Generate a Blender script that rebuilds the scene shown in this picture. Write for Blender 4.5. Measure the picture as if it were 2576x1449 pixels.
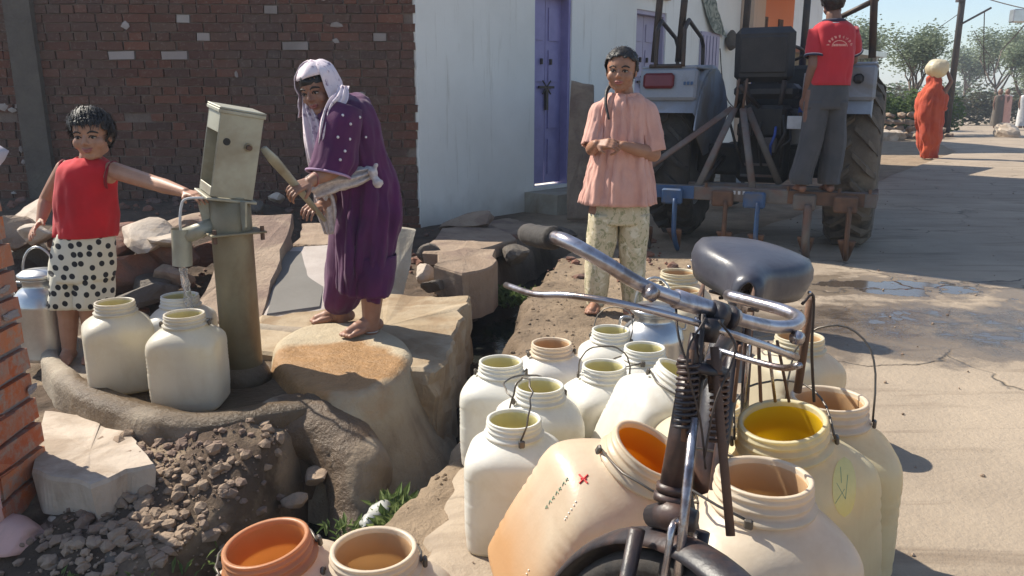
import bpy, bmesh, math, random
from mathutils import Vector, Matrix, noise
from math import sin, cos, pi, radians, tan, atan2, sqrt
for o in list(bpy.data.objects): bpy.data.objects.remove(o)
random.seed(7)
SC = bpy.context.scene
COL = SC.collection
# ------------------------------------------------------------------ camera, world, sun, exposure
EYE = 1.17; PITCH = radians(13.2)
cam = bpy.data.cameras.new('camera'); cam.lens = 2000/2576*36; cam.sensor_width = 36
cam.clip_end = 2000; cam.clip_start = .05
camo = bpy.data.objects.new('camera', cam); COL.objects.link(camo)
camo.location = (0, 0, EYE); camo.rotation_euler = (radians(90)-PITCH, 0, 0)
SC.camera = camo
SUN_EL = radians(46); SUN_AZ = radians(-60)
world = bpy.data.worlds.new('World'); SC.world = world; world.use_nodes = True
wn = world.node_tree; wn.nodes.clear()
sky = wn.nodes.new('ShaderNodeTexSky'); sky.sky_type = 'NISHITA'; sky.sun_disc = False
sky.sun_elevation = SUN_EL; sky.sun_rotation = SUN_AZ
sky.air_density = 1.0; sky.dust_density = .6; sky.ozone_density = 1.2
bg = wn.nodes.new('ShaderNodeBackground'); bg.inputs['Strength'].default_value = 0.112
wo = wn.nodes.new('ShaderNodeOutputWorld')
wn.links.new(sky.outputs[0], bg.inputs[0]); wn.links.new(bg.outputs[0], wo.inputs[0])
sl = bpy.data.lights.new('sun', 'SUN'); sl.energy = 4.9; sl.angle = radians(.5); sl.color = (1, .93, .80)
so = bpy.data.objects.new('sun', sl); COL.objects.link(so)
TOSUN = Vector((sin(SUN_AZ)*cos(SUN_EL), cos(SUN_AZ)*cos(SUN_EL), sin(SUN_EL)))
so.rotation_euler = TOSUN.to_track_quat('Z', 'Y').to_euler(); so.location = (-6, 4, 8)
SC.view_settings.view_transform = 'Standard'; SC.view_settings.look = 'None'
SC.view_settings.exposure = 0.66; SC.view_settings.gamma = 1
SC.render.engine = 'CYCLES'
SC.cycles.max_bounces = 8; SC.cycles.transparent_max_bounces = 8

# ------------------------------------------------------------------ helpers
V = Vector
def ray(px, py):
    cx = (px-1288)/2000; cy = -(py-724.5)/2000
    return V((cx, cos(PITCH)+cy*sin(PITCH), -sin(PITCH)+cy*cos(PITCH)))
def W(px, py, y):                       # the place at distance y seen at that spot
    d = ray(px, py); t = y/d.y
    return V((d.x*t, y, EYE+d.z*t))
def G(px, py, z=0.0):                   # the place at height z seen at that spot
    d = ray(px, py); t = (z-EYE)/d.z
    return V((d.x*t, d.y*t, z))
def nz(p, s=1.0): return noise.noise(V(p)*s)
def fbm(x, y, z=0, o=4): return noise.fractal(V((x, y, z)), 1.0, 2.1, o)

def meta(o, label=None, cat=None, group=None, kind=None):
    if label: o['label'] = label
    if cat: o['category'] = cat
    if group: o['group'] = group
    if kind: o['kind'] = kind
    return o
def empty(name, loc, label=None, cat=None, group=None, rz=0):
    o = bpy.data.objects.new(name, None); COL.objects.link(o); o.location = loc
    o.rotation_euler = (0, 0, rz); o.empty_display_size = .1
    return meta(o, label, cat, group)
def link(name, me, parent=None, mats=None, smooth=None, world=True):
    """link a mesh given in world coordinates (or local when world=False) under parent"""
    o = bpy.data.objects.new(name, me); COL.objects.link(o)
    if mats is not None:
        me.materials.clear()
        for m in (mats if isinstance(mats, (list, tuple)) else [mats]): me.materials.append(m)
    if smooth is not None:
        for p in me.polygons: p.use_smooth = smooth
    if parent is not None:
        o.parent = parent
        if world:
            M = parent_matrix(parent).inverted(); me.transform(M)
    return o
def parent_matrix(p):
    M = Matrix.LocRotScale(p.location, p.rotation_euler, p.scale)
    if p.parent: M = parent_matrix(p.parent) @ M
    return M
def tomesh(bm, name='m'):
    me = bpy.data.meshes.new(name); bm.normal_update(); bm.to_mesh(me); bm.free(); return me
def obj(name, bm, mat, parent=None, smooth=False, world=True):
    return link(name, tomesh(bm, name), parent, mat, smooth, world)
def dup(o, parent=None):
    c = o.copy(); COL.objects.link(c); c.parent = parent
    for ch in [x for x in o.children]: dup(ch, c)
    return c

def perp(d):
    d = d.normalized(); a = V((0, 0, 1)) if abs(d.z) < .9 else V((1, 0, 0))
    x = d.cross(a).normalized(); return x, d.cross(x).normalized()
def ringloft(bm, rings, seg=24, cap0=True, cap1=True, fn=None, n=2.0, mi=0):
    """rings: list of (centre, half-axis a, half-axis b); superellipse exponent n"""
    L = []
    for k, r in enumerate(rings):
        c, a, b = r[:3]; e = r[3] if len(r) > 3 else n; row = []
        for i in range(seg):
            t = 2*pi*i/seg; ct, st = cos(t), sin(t)
            x = math.copysign(abs(ct)**(2/e), ct); y = math.copysign(abs(st)**(2/e), st)
            p = c+a*x+b*y
            if fn:
                f = fn(k, i, t, p); p = c+(p-c)*(1+f)
            row.append(bm.verts.new(p))
        L.append(row)
    for k in range(len(L)-1):
        for i in range(seg):
            j = (i+1) % seg
            f = bm.faces.new((L[k][i], L[k][j], L[k+1][j], L[k+1][i])); f.material_index = mi
    if cap0: bm.faces.new(L[0][::-1]).material_index = mi
    if cap1: bm.faces.new(L[-1]).material_index = mi
    return L
def capsule(bm, p0, r0, p1, r1, seg=12, hemi=4):
    p0, p1 = V(p0), V(p1); d = p1-p0
    if d.length < 1e-5: d = V((0, 0, 1e-4)); p1 = p0+d
    dn = d.normalized(); x, y = perp(d); rr = []
    for k in range(hemi+1):
        a = pi/2*(1-k/hemi); r = max(r0*cos(a), r0*.02); rr.append((p0-dn*r0*sin(a), x*r, y*r))
    for k in range(hemi+1):
        a = pi/2*k/hemi; r = max(r1*cos(a), r1*.02); rr.append((p1+dn*r1*sin(a), x*r, y*r))
    ringloft(bm, rr, seg)
def ellip(bm, c, rx, ry, rz, R=None, seg=20, rings=12):
    R = R or Matrix.Identity(3); c = V(c); rr = []
    for k in range(rings+1):
        a = -pi/2+pi*k/rings; q = max(cos(a), .02)
        rr.append((c+R@V((0, 0, rz*sin(a))), R@V((rx*q, 0, 0)), R@V((0, ry*q, 0))))
    ringloft(bm, rr, seg)
def tube(bm, pts, r, seg=8, cap=True, closed=False, flat=None):
    pts = [V(p) for p in pts]; n = len(pts); rr = []
    t0 = (pts[1]-pts[0]).normalized(); x, y = perp(t0)
    if flat: x = (flat-t0*flat.dot(t0)).normalized(); y = t0.cross(x)
    for i, p in enumerate(pts):
        a = pts[max(i-1, 0)]; b = pts[min(i+1, n-1)]; t = (b-a).normalized()
        x = (x-t*x.dot(t)).normalized(); y = t.cross(x)
        q = r[min(i, len(r)-1)] if isinstance(r, list) else r
        if isinstance(q, tuple): rr.append((p, x*q[0], y*q[1]))
        else: rr.append((p, x*q, y*q))
    ringloft(bm, rr, seg, cap, cap)
def smoothpath(pts, sub=6):
    pts = [V(p) for p in pts]; out = []
    P = [pts[0]*2-pts[1]]+pts+[pts[-1]*2-pts[-2]]
    for i in range(1, len(P)-2):
        for k in range(sub):
            t = k/sub; a, b, c, d = P[i-1], P[i], P[i+1], P[i+2]
            out.append(.5*((2*b)+(c-a)*t+(2*a-5*b+4*c-d)*t*t+(3*b-a-3*c+d)*t**3))
    out.append(pts[-1]); return out
def smoothrings(rings, sub=5):
    cs = smoothpath([r[0] for r in rings], sub); as_ = smoothpath([r[1] for r in rings], sub); bs = smoothpath([r[2] for r in rings], sub)
    return list(zip(cs, as_, bs))
def box(bm, c, sx, sy, sz, R=None, bev=0, jit=0, mi=0):
    R = R or Matrix.Identity(3); c = V(c); vs = []
    for z in (-1, 1):
        for x, y in ((-1, -1), (1, -1), (1, 1), (-1, 1)):
            p = V((x*sx/2, y*sy/2, z*sz/2))+V([random.uniform(-jit, jit) for _ in range(3)])
            vs.append(bm.verts.new(c+R@p))
    fs = [bm.faces.new([vs[i] for i in f]) for f in ((3, 2, 1, 0), (4, 5, 6, 7), (0, 1, 5, 4), (1, 2, 6, 5), (2, 3, 7, 6), (3, 0, 4, 7))]
    for f in fs: f.material_index = mi
    if bev:
        es = list({e for f in fs for e in f.edges}); bmesh.ops.bevel(bm, geom=es, offset=bev, segments=1, affect='EDGES')
def Rz(a): return Matrix.Rotation(a, 3, 'Z')
def Rx(a): return Matrix.Rotation(a, 3, 'X')
def Ry(a): return Matrix.Rotation(a, 3, 'Y')
def frame(x, z):
    """3x3 with columns x, y=z cross x, z"""
    z = z.normalized(); x = (x-z*x.dot(z)).normalized(); y = z.cross(x)
    return Matrix((x, y, z)).transposed()
def remesh(bm, voxel, smooth=3, fac=.5):
    me = tomesh(bm); t = bpy.data.objects.new('t', me); COL.objects.link(t)
    m = t.modifiers.new('r', 'REMESH'); m.mode = 'VOXEL'; m.voxel_size = voxel
    if smooth:
        s = t.modifiers.new('s', 'SMOOTH'); s.iterations = smooth; s.factor = fac
    dg = bpy.context.evaluated_depsgraph_get(); dg.update()
    out = bpy.data.meshes.new_from_object(t.evaluated_get(dg))
    bpy.data.objects.remove(t); bpy.data.meshes.remove(me)
    for p in out.polygons: p.use_smooth = True
    return out
def displace(me, fn):
    ns = [v.normal.copy() for v in me.vertices]
    for v, n in zip(me.vertices, ns): v.co += n*fn(v.co, n)
    me.update()
def rockmesh(sx, sy, sz, seed=0, rough=.12, sub=2, flatness=.0):
    rnd = random.Random(seed); bm = bmesh.new(); bmesh.ops.create_icosphere(bm, subdivisions=sub, radius=1)
    cuts = [(V((rnd.gauss(0, 1), rnd.gauss(0, 1), rnd.gauss(0, 1))).normalized(), rnd.uniform(.45, .8)) for _ in range(9)]
    o = V((seed*3.1, seed*1.7, 0))
    for v in bm.verts:
        for n, d in cuts:
            k = v.co.dot(n)
            if k > d: v.co -= n*(k-d)*.92
        v.co *= 1+rough*nz(v.co*2+o)
        v.co = V((v.co.x*sx, v.co.y*sy, v.co.z*sz))
    return tomesh(bm, 'rock')
def polyslab(bm, pts, th, seed=0, jag=.0, sub=1, down=V((0, 0, -1)), dome=0.0):
    """slab from an outline of world points, thickness th downwards, rough edges"""
    P = []
    n = len(pts)
    for i in range(n):
        a, b = V(pts[i]), V(pts[(i+1) % n])
        for k in range(sub):
            p = a.lerp(b, k/sub)
            if jag: p += V((nz(p*9+V((seed, 0, 0))), nz(p*9+V((0, seed, 3))), nz(p*7)*.4))*jag
            P.append(p)
    c = sum(P, V())/len(P)
    rings = [[c.lerp(p, .4) for p in P], [c.lerp(p, .8) for p in P], [c.lerp(p, .97) for p in P], [p+down*.012 for p in P], [p+down*th+V((nz(p*11), nz(p*12+V((5, 0, 0))), 0))*jag for p in P]]
    L = [[bm.verts.new(q) for q in r] for r in rings]; cv = bm.verts.new(c)
    for i in range(len(P)):
        j = (i+1) % len(P); bm.faces.new((cv, L[0][i], L[0][j]))
        for k in range(4): bm.faces.new((L[k][i], L[k+1][i], L[k+1][j], L[k][j]))
    bm.faces.new(L[-1][::-1])
    bmesh.ops.recalc_face_normals(bm, faces=bm.faces[:])

# ------------------------------------------------------------------ materials
class N:
    def __init__(s, name):
        s.m = bpy.data.materials.new(name); s.m.use_nodes = True; s.t = s.m.node_tree
        s.b = s.t.nodes['Principled BSDF']; s.out = s.t.nodes['Material Output']
    def n(s, typ, **k):
        q = s.t.nodes.new('ShaderNode'+typ)
        for a, v in k.items():
            if a.startswith('_'): setattr(q, a[1:], v)
            else: s.put(q, a.replace('__', ' '), v)
        return q
    def put(s, q, key, v):
        i = q.inputs[int(key[1:])] if key[0] == 'i' and key[1:].isdigit() else q.inputs[key]
        if isinstance(v, bpy.types.NodeSocket): s.t.links.new(v, i)
        elif isinstance(v, bpy.types.Node): s.t.links.new(v.outputs[0], i)
        else: i.default_value = v
    def co(s): return s.n('TexCoord').outputs['Object']
    def noise(s, scale, det=4, rough=.55, vec=None, dist=0):
        q = s.n('TexNoise', Scale=scale, Detail=det, Roughness=rough, Distortion=dist)
        if vec is not None: s.put(q, 'Vector', vec)
        else: s.put(q, 'Vector', s.co())
        return q.outputs['Fac']
    def ramp(s, fac, a, b, ca=(0, 0, 0, 1), cb=(1, 1, 1, 1)):
        q = s.n('ValToRGB'); s.put(q, 'Fac', fac); e = q.color_ramp.elements
        e[0].position = a; e[1].position = b; e[0].color = c4(ca); e[1].color = c4(cb); return q.outputs[0]
    def mix(s, f, a, b, mode='MIX'):
        q = s.n('MixRGB', _blend_type=mode); s.put(q, 'Fac', f); s.put(q, 'Color1', c4(a)); s.put(q, 'Color2', c4(b)); return q.outputs[0]
    def math(s, op, a, b=0.0):
        q = s.n('Math', _operation=op); s.put(q, 'i0', a); s.put(q, 'i1', b); return q.outputs[0]
    def bump(s, h, st=.3, dist=.01, prev=None):
        q = s.n('Bump', Strength=st, Distance=dist); s.put(q, 'Height', h)
        if prev is not None: s.put(q, 'Normal', prev)
        return q.outputs[0]
    def fin(s, col=None, rough=None, nrm=None, metal=0, spec=None, **k):
        if col is not None: s.put(s.b, 'Base Color', c4(col))
        if rough is not None: s.put(s.b, 'Roughness', rough)
        if nrm is not None: s.put(s.b, 'Normal', nrm)
        s.b.inputs['Metallic'].default_value = metal
        if spec is not None: s.b.inputs['Specular IOR Level'].default_value = spec
        return s.m
def c4(c):
    if isinstance(c, (tuple, list)) and len(c) == 3: return (*c, 1)
    return c
def M_rough(name, c1, c2, scale=6, rough=.85, bs=60, bst=.4, bd=.004, c3=None, s3=1.5, metal=0, spec=None, lo=.35, hi=.65):
    s = N(name); col = s.mix(s.ramp(s.noise(scale, 6, .6), lo, hi), c1, c2)
    if c3: col = s.mix(s.ramp(s.noise(s3, 5, .6, dist=.4), .48, .62), col, c3)
    col = s.mix(s.math('MULTIPLY', s.noise(scale*14, 3), .35), col, (.0, .0, .0) if False else tuple(x*.55 for x in c1))
    h = s.math('ADD', s.noise(bs, 5, .65), s.math('MULTIPLY', s.noise(bs*.15, 4), 1.5))
    return s.fin(col, rough, s.bump(h, bst, bd), metal, spec)
def M_cloth(name, c1, c2=None, scale=8, rough=.9, weave=900, bst=.15):
    s = N(name); c2 = c2 or tuple(x*.8 for x in c1)
    col = s.mix(s.ramp(s.noise(scale, 4), .35, .65), c1, c2)
    h = s.math('ADD', s.math('MULTIPLY', s.noise(weave, 2), .3), s.noise(35, 4))
    m = s.fin(col, rough, s.bump(h, bst, .006)); s.b.inputs['Sheen Weight'].default_value = .12; return m
def M_plain(name, c, rough=.5, metal=0, spec=None):
    s = N(name); return s.fin(s.mix(s.ramp(s.noise(12, 5), .35, .7), c, tuple(x*.75 for x in c)), rough, s.bump(s.noise(90, 3), .12, .003), metal, spec)
def M_skin(name, c):
    s = N(name); col = s.mix(s.ramp(s.noise(14, 4), .35, .7), c, (c[0]*.8, c[1]*.74, c[2]*.72))
    m = s.fin(col, .5, s.bump(s.noise(260, 3), .1, .002), 0, .35)
    s.b.inputs['Subsurface Weight'].default_value = .12; s.b.inputs['Subsurface Radius'].default_value = (.012, .004, .002); s.b.inputs['Subsurface Scale'].default_value = .6
    return m
def island(s):
    g = s.n('NewGeometry').outputs['Random Per Island']; o = s.n('ObjectInfo').outputs['Random']
    return s.math('FRACT', s.math('ADD', g, o))
def M_brick(name, cols, dirt=(.10, .08, .07), big=.8, sm=.6, lo=.55):
    s = N(name); q = s.n('ValToRGB'); s.put(q, 'Fac', island(s)); e = q.color_ramp.elements
    q.color_ramp.interpolation = 'LINEAR'
    for i, c in enumerate(cols):
        if i < 2: e[i].position = i/(len(cols)-1); e[i].color = c4(c)
        else: k = e.new(i/(len(cols)-1)); k.color = c4(c)
    e[1].position = 1/(len(cols)-1)
    geo = s.n('NewGeometry').outputs['Position']
    col = s.mix(s.ramp(s.noise(big, 4, .6, vec=geo), .4, .65), q.outputs[0], s.mix(.6, q.outputs[0], dirt))
    col = s.mix(s.ramp(s.noise(40 if sm < .7 else 22, 5, .7, vec=geo), lo, lo+.2), col, s.mix(sm, col, (.33, .27, .22)))
    return s.fin(col, .92, s.bump(s.noise(70, 5, .7, vec=geo), .7, .006), 0, .2)

mt = {}
def ground_mat():
    s = N('dirt'); co = s.n('NewGeometry').outputs['Position']
    col = s.mix(s.ramp(s.noise(3.5, 6, .6, vec=co), .35, .65), (.25, .185, .125), (.38, .285, .195))
    xyz = s.n('SeparateXYZ'); s.put(xyz, 'Vector', co); n = s.math('MULTIPLY', s.noise(2.2, 5, vec=co), .9)
    far = s.ramp(s.math('ADD', xyz.outputs['Y'], n), 3.7, 4.4) if False else None
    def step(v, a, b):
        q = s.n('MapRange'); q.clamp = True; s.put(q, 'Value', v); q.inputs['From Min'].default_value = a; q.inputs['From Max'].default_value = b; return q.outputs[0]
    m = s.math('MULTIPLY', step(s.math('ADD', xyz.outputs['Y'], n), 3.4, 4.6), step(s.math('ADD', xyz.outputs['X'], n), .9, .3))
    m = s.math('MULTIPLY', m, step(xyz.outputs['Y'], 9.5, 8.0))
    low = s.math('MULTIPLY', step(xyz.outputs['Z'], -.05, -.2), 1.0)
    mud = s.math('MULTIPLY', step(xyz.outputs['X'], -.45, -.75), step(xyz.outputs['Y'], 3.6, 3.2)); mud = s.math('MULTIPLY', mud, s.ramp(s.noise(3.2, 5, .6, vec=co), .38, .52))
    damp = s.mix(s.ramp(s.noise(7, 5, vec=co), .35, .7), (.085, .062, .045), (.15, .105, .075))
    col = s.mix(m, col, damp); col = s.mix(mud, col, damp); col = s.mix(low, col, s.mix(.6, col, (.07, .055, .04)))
    col = s.mix(s.math('MULTIPLY', s.noise(50, 3, vec=co), .45), col, s.mix(.5, col, (.1, .07, .05)))
    h = s.math('ADD', s.noise(45, 6, .7, vec=co), s.math('MULTIPLY', s.noise(9, 5, vec=co), 1.6))
    return s.fin(col, .95, s.bump(h, .8, .02), 0, .2)
mt['ground'] = ground_mat()
def road_mat():
    s = N('worn_concrete_road'); co = s.n('NewGeometry').outputs['Position']
    base = s.mix(s.ramp(s.noise(1.3, 6, .6, vec=co), .35, .65), (.42, .335, .245), (.31, .245, .18))
    st = s.n('Mapping', Scale=(.5, 4, 1)); s.put(st, 'Vector', co)
    base = s.mix(s.ramp(s.noise(1.6, 6, .6, vec=st.outputs[0], dist=.6), .52, .7), base, (.20, .15, .105))
    base = s.mix(s.math('MULTIPLY', s.noise(60, 3, vec=co), .35), base, (.2, .15, .11))
    # fine cracks
    w = s.n('VectorMath', _operation='ADD'); s.put(w, 'i0', co); nn = s.n('TexNoise', Scale=2.5, Detail=5); s.put(nn, 'Vector', co)
    sc = s.n('VectorMath', _operation='SCALE'); s.put(sc, 'i0', nn.outputs['Color']); sc.inputs['Scale'].default_value = .45; s.put(w, 'i1', sc.outputs[0])
    vo = s.n('TexVoronoi', _feature='DISTANCE_TO_EDGE', Scale=.75); s.put(vo, 'Vector', w.outputs[0])
    crack = s.ramp(vo.outputs['Distance'], .0, .009, (1, 1, 1), (0, 0, 0))
    crack = s.math('MULTIPLY', crack, s.ramp(s.noise(.9, 3, vec=co), .45, .6))
    # wet area and puddles: spilled water left on the road
    def blob(x, y, rx, ry, warp=.35, a=.8, b=1.05, rot=0, soft=2.2):
        mp = s.n('Mapping', _vector_type='POINT', Location=(-x, -y, 0)); s.put(mp, 'Vector', w2)
        m2 = s.n('Mapping', _vector_type='POINT', Rotation=(0, 0, rot), Scale=(1/rx, 1/ry, 0)); s.put(m2, 'Vector', mp.outputs[0])
        ln = s.n('VectorMath', _operation='LENGTH'); s.put(ln, 'i0', m2.outputs[0])
        return s.ramp(ln.outputs['Value'], a, b, (1, 1, 1), (0, 0, 0))
    n3 = s.n('TexNoise', Scale=3.2, Detail=6, Roughness=.6); s.put(n3, 'Vector', co)
    sb = s.n('VectorMath', _operation='SUBTRACT'); s.put(sb, 'i0', n3.outputs['Color']); sb.inputs[1].default_value = (.5, .5, .5)
    sc3 = s.n('VectorMath', _operation='SCALE'); s.put(sc3, 'i0', sb.outputs[0]); sc3.inputs['Scale'].default_value = 1.1
    w2n = s.n('VectorMath', _operation='ADD'); s.put(w2n, 'i0', co); s.put(w2n, 'i1', sc3.outputs[0]); w2 = w2n.outputs[0]
    wet = s.math('MAXIMUM', blob(2.35, 3.95, 1.5, .62, a=.78, b=1.0), blob(2.1, 4.9, 1.1, .38, a=.75, b=1.0))
    wet = s.math('MAXIMUM', wet, blob(3.6, 4.6, .9, .35, a=.75, b=1.0))
    pud = s.math('MAXIMUM', blob(2.42, 4.86, .5, .17, a=.8, b=.9), blob(3.4, 4.42, .5, .08, a=.8, b=.9))
    pud = s.math('MAXIMUM', pud, s.math('MULTIPLY', blob(2.55, 4.0, 1.35, .46, a=.55, b=1.0), s.ramp(s.noise(6, 5, .65, vec=co), .30, .58)))
    col = s.mix(wet, base, s.mix(.55, base, (.06, .04, .025), 'MIX'))
    col = s.mix(pud, col, (.07, .055, .045)); col = s.mix(crack, col, (.06, .045, .03))
    r = s.mix(wet, (.88,)*3, (.42,)*3); r = s.mix(pud, r, (.11,)*3)
    h = s.math('ADD', s.noise(55, 5, .7, vec=co), s.math('MULTIPLY', s.noise(5, 5, vec=co), 2.5))
    h = s.math('MULTIPLY', h, s.math('SUBTRACT', 1.0, pud)); h = s.math('SUBTRACT', h, s.math('MULTIPLY', crack, 2.0))
    return s.fin(col, r, s.bump(h, .5, .012))
mt['road'] = road_mat()
mt['concrete'] = M_rough('old_concrete', (.44, .39, .31), (.34, .29, .22), 5, .9, 55, .6, .008, c3=(.24, .18, .12), s3=2.0, spec=.25)
mt['concrete_tan'] = M_rough('sandy_concrete', (.45, .36, .25), (.36, .27, .17), 5, .88, 60, .6, .008, c3=(.28, .19, .11), s3=3.0, spec=.25)
mt['stone_pale'] = M_rough('pale_stone', (.55, .46, .37), (.45, .36, .28), 4, .9, 40, .6, .008, c3=(.33, .25, .18), s3=4)
mt['stone_brown'] = M_rough('brown_sandstone', (.36, .265, .19), (.27, .19, .13), 5, .92, 40, .9, .012, c3=(.2, .13, .10), s3=3)
mt['stone_red'] = M_rough('red_rubble_stone', (.27, .12, .075), (.2, .10, .07), 5, .92, 45, .9, .012, c3=(.15, .10, .08), s3=4)
mt['stone_dark'] = M_rough('dark_damp_stone', (.14, .115, .09), (.10, .08, .065), 6, .8, 45, .9, .012)
mt['render_grey'] = M_rough('smooth_grey_render', (.20, .185, .165), (.165, .15, .13), 3, .75, 80, .25, .003)
mt['render_light'] = M_rough('light_cement', (.48, .42, .38), (.40, .34, .30), 6, .85, 60, .5, .006)
mt['mortar'] = M_rough('mortar', (.24, .18, .145), (.17, .12, .095), 4, .95, 60, .8, .01)
mt['mortar_grey'] = M_rough('grey_mortar', (.36, .30, .28), (.29, .24, .22), 6, .95, 60, .8, .01)
mt['brick_dark'] = M_brick('weathered_brick', [(.10, .042, .030), (.15, .058, .036), (.085, .044, .034), (.19, .075, .046), (.115, .054, .038), (.13, .072, .050)])
mt['brick_white'] = M_brick('whitewashed_brick', [(.42, .36, .33), (.34, .28, .25), (.47, .42, .38)])
mt['brick_orange'] = M_brick('orange_brick', [(.50, .14, .05), (.42, .11, .05), (.56, .18, .07), (.46, .16, .09)], (.33, .2, .15), 9, .9, .46)
def plaster(name, c1, c2, c3):
    s = N(name); col = s.mix(s.ramp(s.noise(.9, 6, .6), .4, .7), c1, c2)
    st = s.n('Mapping', Scale=(6, 6, .5)); s.put(st, 'Vector', s.co())
    col = s.mix(s.ramp(s.noise(2.2, 6, .65, vec=st.outputs[0]), .58, .8), col, c3)
    z = s.n('SeparateXYZ'); s.put(z, 'Vector', s.co())
    low = s.math('ADD', s.math('MULTIPLY', z.outputs['Z'], 1.6), s.math('MULTIPLY', s.noise(3, 5), .9))
    col = s.mix(s.ramp(low, .35, .95, (1, 1, 1), (0, 0, 0)), col, s.mix(.45, col, (.30, .24, .17)))
    return s.fin(col, .85, s.bump(s.math('ADD', s.noise(30, 6, .7), s.noise(2.5, 3)), .3, .006), 0, .3)
mt['wall_white'] = plaster('whitewash', (.84, .81, .74), (.74, .71, .64), (.55, .50, .41))
mt['wall_pink'] = plaster('pink_paint', (.72, .42, .38), (.62, .36, .33), (.45, .3, .27))
mt['wall_orange'] = plaster('orange_paint', (.80, .27, .12), (.74, .26, .13), (.6, .3, .2))
mt['wall_cream'] = plaster('cream_paint', (.62, .45, .33), (.55, .4, .3), (.4, .3, .22))
mt['lilac'] = plaster('lilac_whitewash', (.62, .55, .62), (.55, .48, .55), (.45, .38, .42))
mt['door_purple'] = M_rough('purple_door_paint', (.31, .27, .50), (.24, .21, .42), 5, .5, 60, .25, .003)
mt['door_lilac'] = M_rough('lilac_door_paint', (.45, .40, .52), (.40, .35, .46), 5, .5, 60, .25, .003)
mt['iron_dark'] = M_rough('dark_iron', (.05, .045, .045), (.09, .06, .045), 14, .55, 90, .4, .003, metal=.5)
mt['rust'] = M_rough('rusty_steel', (.115, .07, .05), (.19, .10, .06), 16, .75, 90, .5, .003, metal=.3)
mt['frame_grey'] = M_rough('dusty_dark_grey_paint', (.12, .11, .10), (.17, .145, .125), 10, .65, 70, .4, .003, c3=(.16, .085, .06), s3=4)
mt['blue_paint'] = M_rough('blue_paint_worn', (.03, .08, .19), (.045, .10, .20), 9, .55, 70, .4, .003, c3=(.09, .10, .13), s3=7)
mt['galv'] = M_rough('worn_galvanised_steel', (.43, .42, .34), (.35, .33, .25), 5, .5, 60, .3, .003, c3=(.24, .20, .14), s3=2.5, metal=.25)
mt['galv_rust'] = M_rough('stained_pump_pipe', (.30, .26, .17), (.24, .19, .115), 4, .55, 60, .35, .003, c3=(.17, .105, .055), s3=2.2, metal=.2)
mt['alu'] = M_rough('aluminium', (.62, .62, .62), (.48, .48, .47), 6, .33, 60, .2, .002, metal=.9)
mt['chrome'] = M_rough('scratched_chrome', (.66, .63, .64), (.48, .44, .44), 10, .26, 80, .3, .002, metal=.9, c3=(.20, .13, .11), s3=14)
mt['bar_dark'] = M_rough('tarnished_chrome', (.60, .57, .60), (.42, .38, .40), 14, .28, 80, .3, .002, metal=.9, c3=(.22, .17, .15), s3=18)
mt['bike_black'] = M_rough('worn_black_enamel', (.018, .017, .022), (.035, .028, .03), 12, .42, 90, .3, .003, c3=(.09, .05, .038), s3=9)
mt['rubber'] = M_rough('dusty_rubber', (.028, .026, .025), (.07, .055, .045), 9, .85, 80, .5, .004)
mt['tyre_dusty'] = M_rough('muddy_tractor_tyre', (.13, .10, .075), (.20, .155, .11), 6, .92, 50, .7, .008, c3=(.05, .045, .04), s3=3)
mt['tyre_dark'] = M_rough('dark_tractor_tyre', (.035, .032, .03), (.075, .062, .05), 6, .9, 50, .6, .008)
mt['saddle'] = M_rough('worn_vinyl', (.045, .045, .06), (.085, .085, .10), 7, .36, 70, .2, .003)
mt['saddle_side'] = M_rough('worn_grey_saddle_skirt', (.42, .40, .34), (.32, .31, .26), 6, .36, 60, .2, .003, metal=.25)
mt['fender'] = M_rough('grey_fender_paint', (.27, .29, .33), (.21, .23, .27), 4, .5, 50, .25, .003, c3=(.20, .175, .15), s3=3)
mt['black_vinyl'] = M_rough('black_seat_vinyl', (.02, .02, .023), (.04, .037, .037), 8, .55, 60, .3, .003)
mt['lamp_red'] = M_plain('red_tail_lamp', (.15, .014, .02), .35)
mt['mill'] = M_rough('engine_black', (.018, .018, .02), (.04, .035, .03), 12, .7, 60, .5, .005)
mt['blue_tractor'] = M_plain('blue_tractor_paint', (.04, .10, .42), .4)
mt['whitebit'] = M_plain('white_paint', (.6, .6, .6), .6)
mt['wood'] = M_rough('weathered_wood', (.16, .10, .075), (.10, .07, .055), 4, .85, 50, .7, .006)
mt['leaf_green'] = None
def M_leaf(name, c1, c2, c3):
    s = N(name); q = s.n('ValToRGB'); s.put(q, 'Fac', island(s)); e = q.color_ramp.elements
    e[0].color = c4(c1); e[1].color = c4(c2); k = e.new(.5); k.color = c4(c3)
    d = s.b; s.fin(q.outputs[0], .75, None, 0, .2)
    tr = s.n('BsdfTranslucent'); s.put(tr, 'Color', q.outputs[0]); mx = s.n('MixShader'); mx.inputs[0].default_value = .35
    s.t.links.new(d.outputs[0], mx.inputs[1]); s.t.links.new(tr.outputs[0], mx.inputs[2]); s.t.links.new(mx.outputs[0], s.out.inputs[0])
    return s.m
mt['leaf'] = M_leaf('foliage', (.07, .11, .035), (.14, .19, .06), (.10, .15, .05))
mt['leaf_pale'] = M_leaf('pale_foliage', (.16, .20, .12), (.24, .28, .18), (.20, .24, .15))
mt['leaf_hedge'] = M_leaf('brown_hedge', (.10, .085, .06), (.15, .12, .09), (.09, .10, .05))
mt['weed'] = M_leaf('weed_leaf', (.10, .15, .05), (.22, .27, .10), (.15, .20, .07))
mt['bark'] = M_rough('bark', (.15, .11, .085), (.10, .075, .06), 8, .9, 40, .8, .01)
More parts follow.
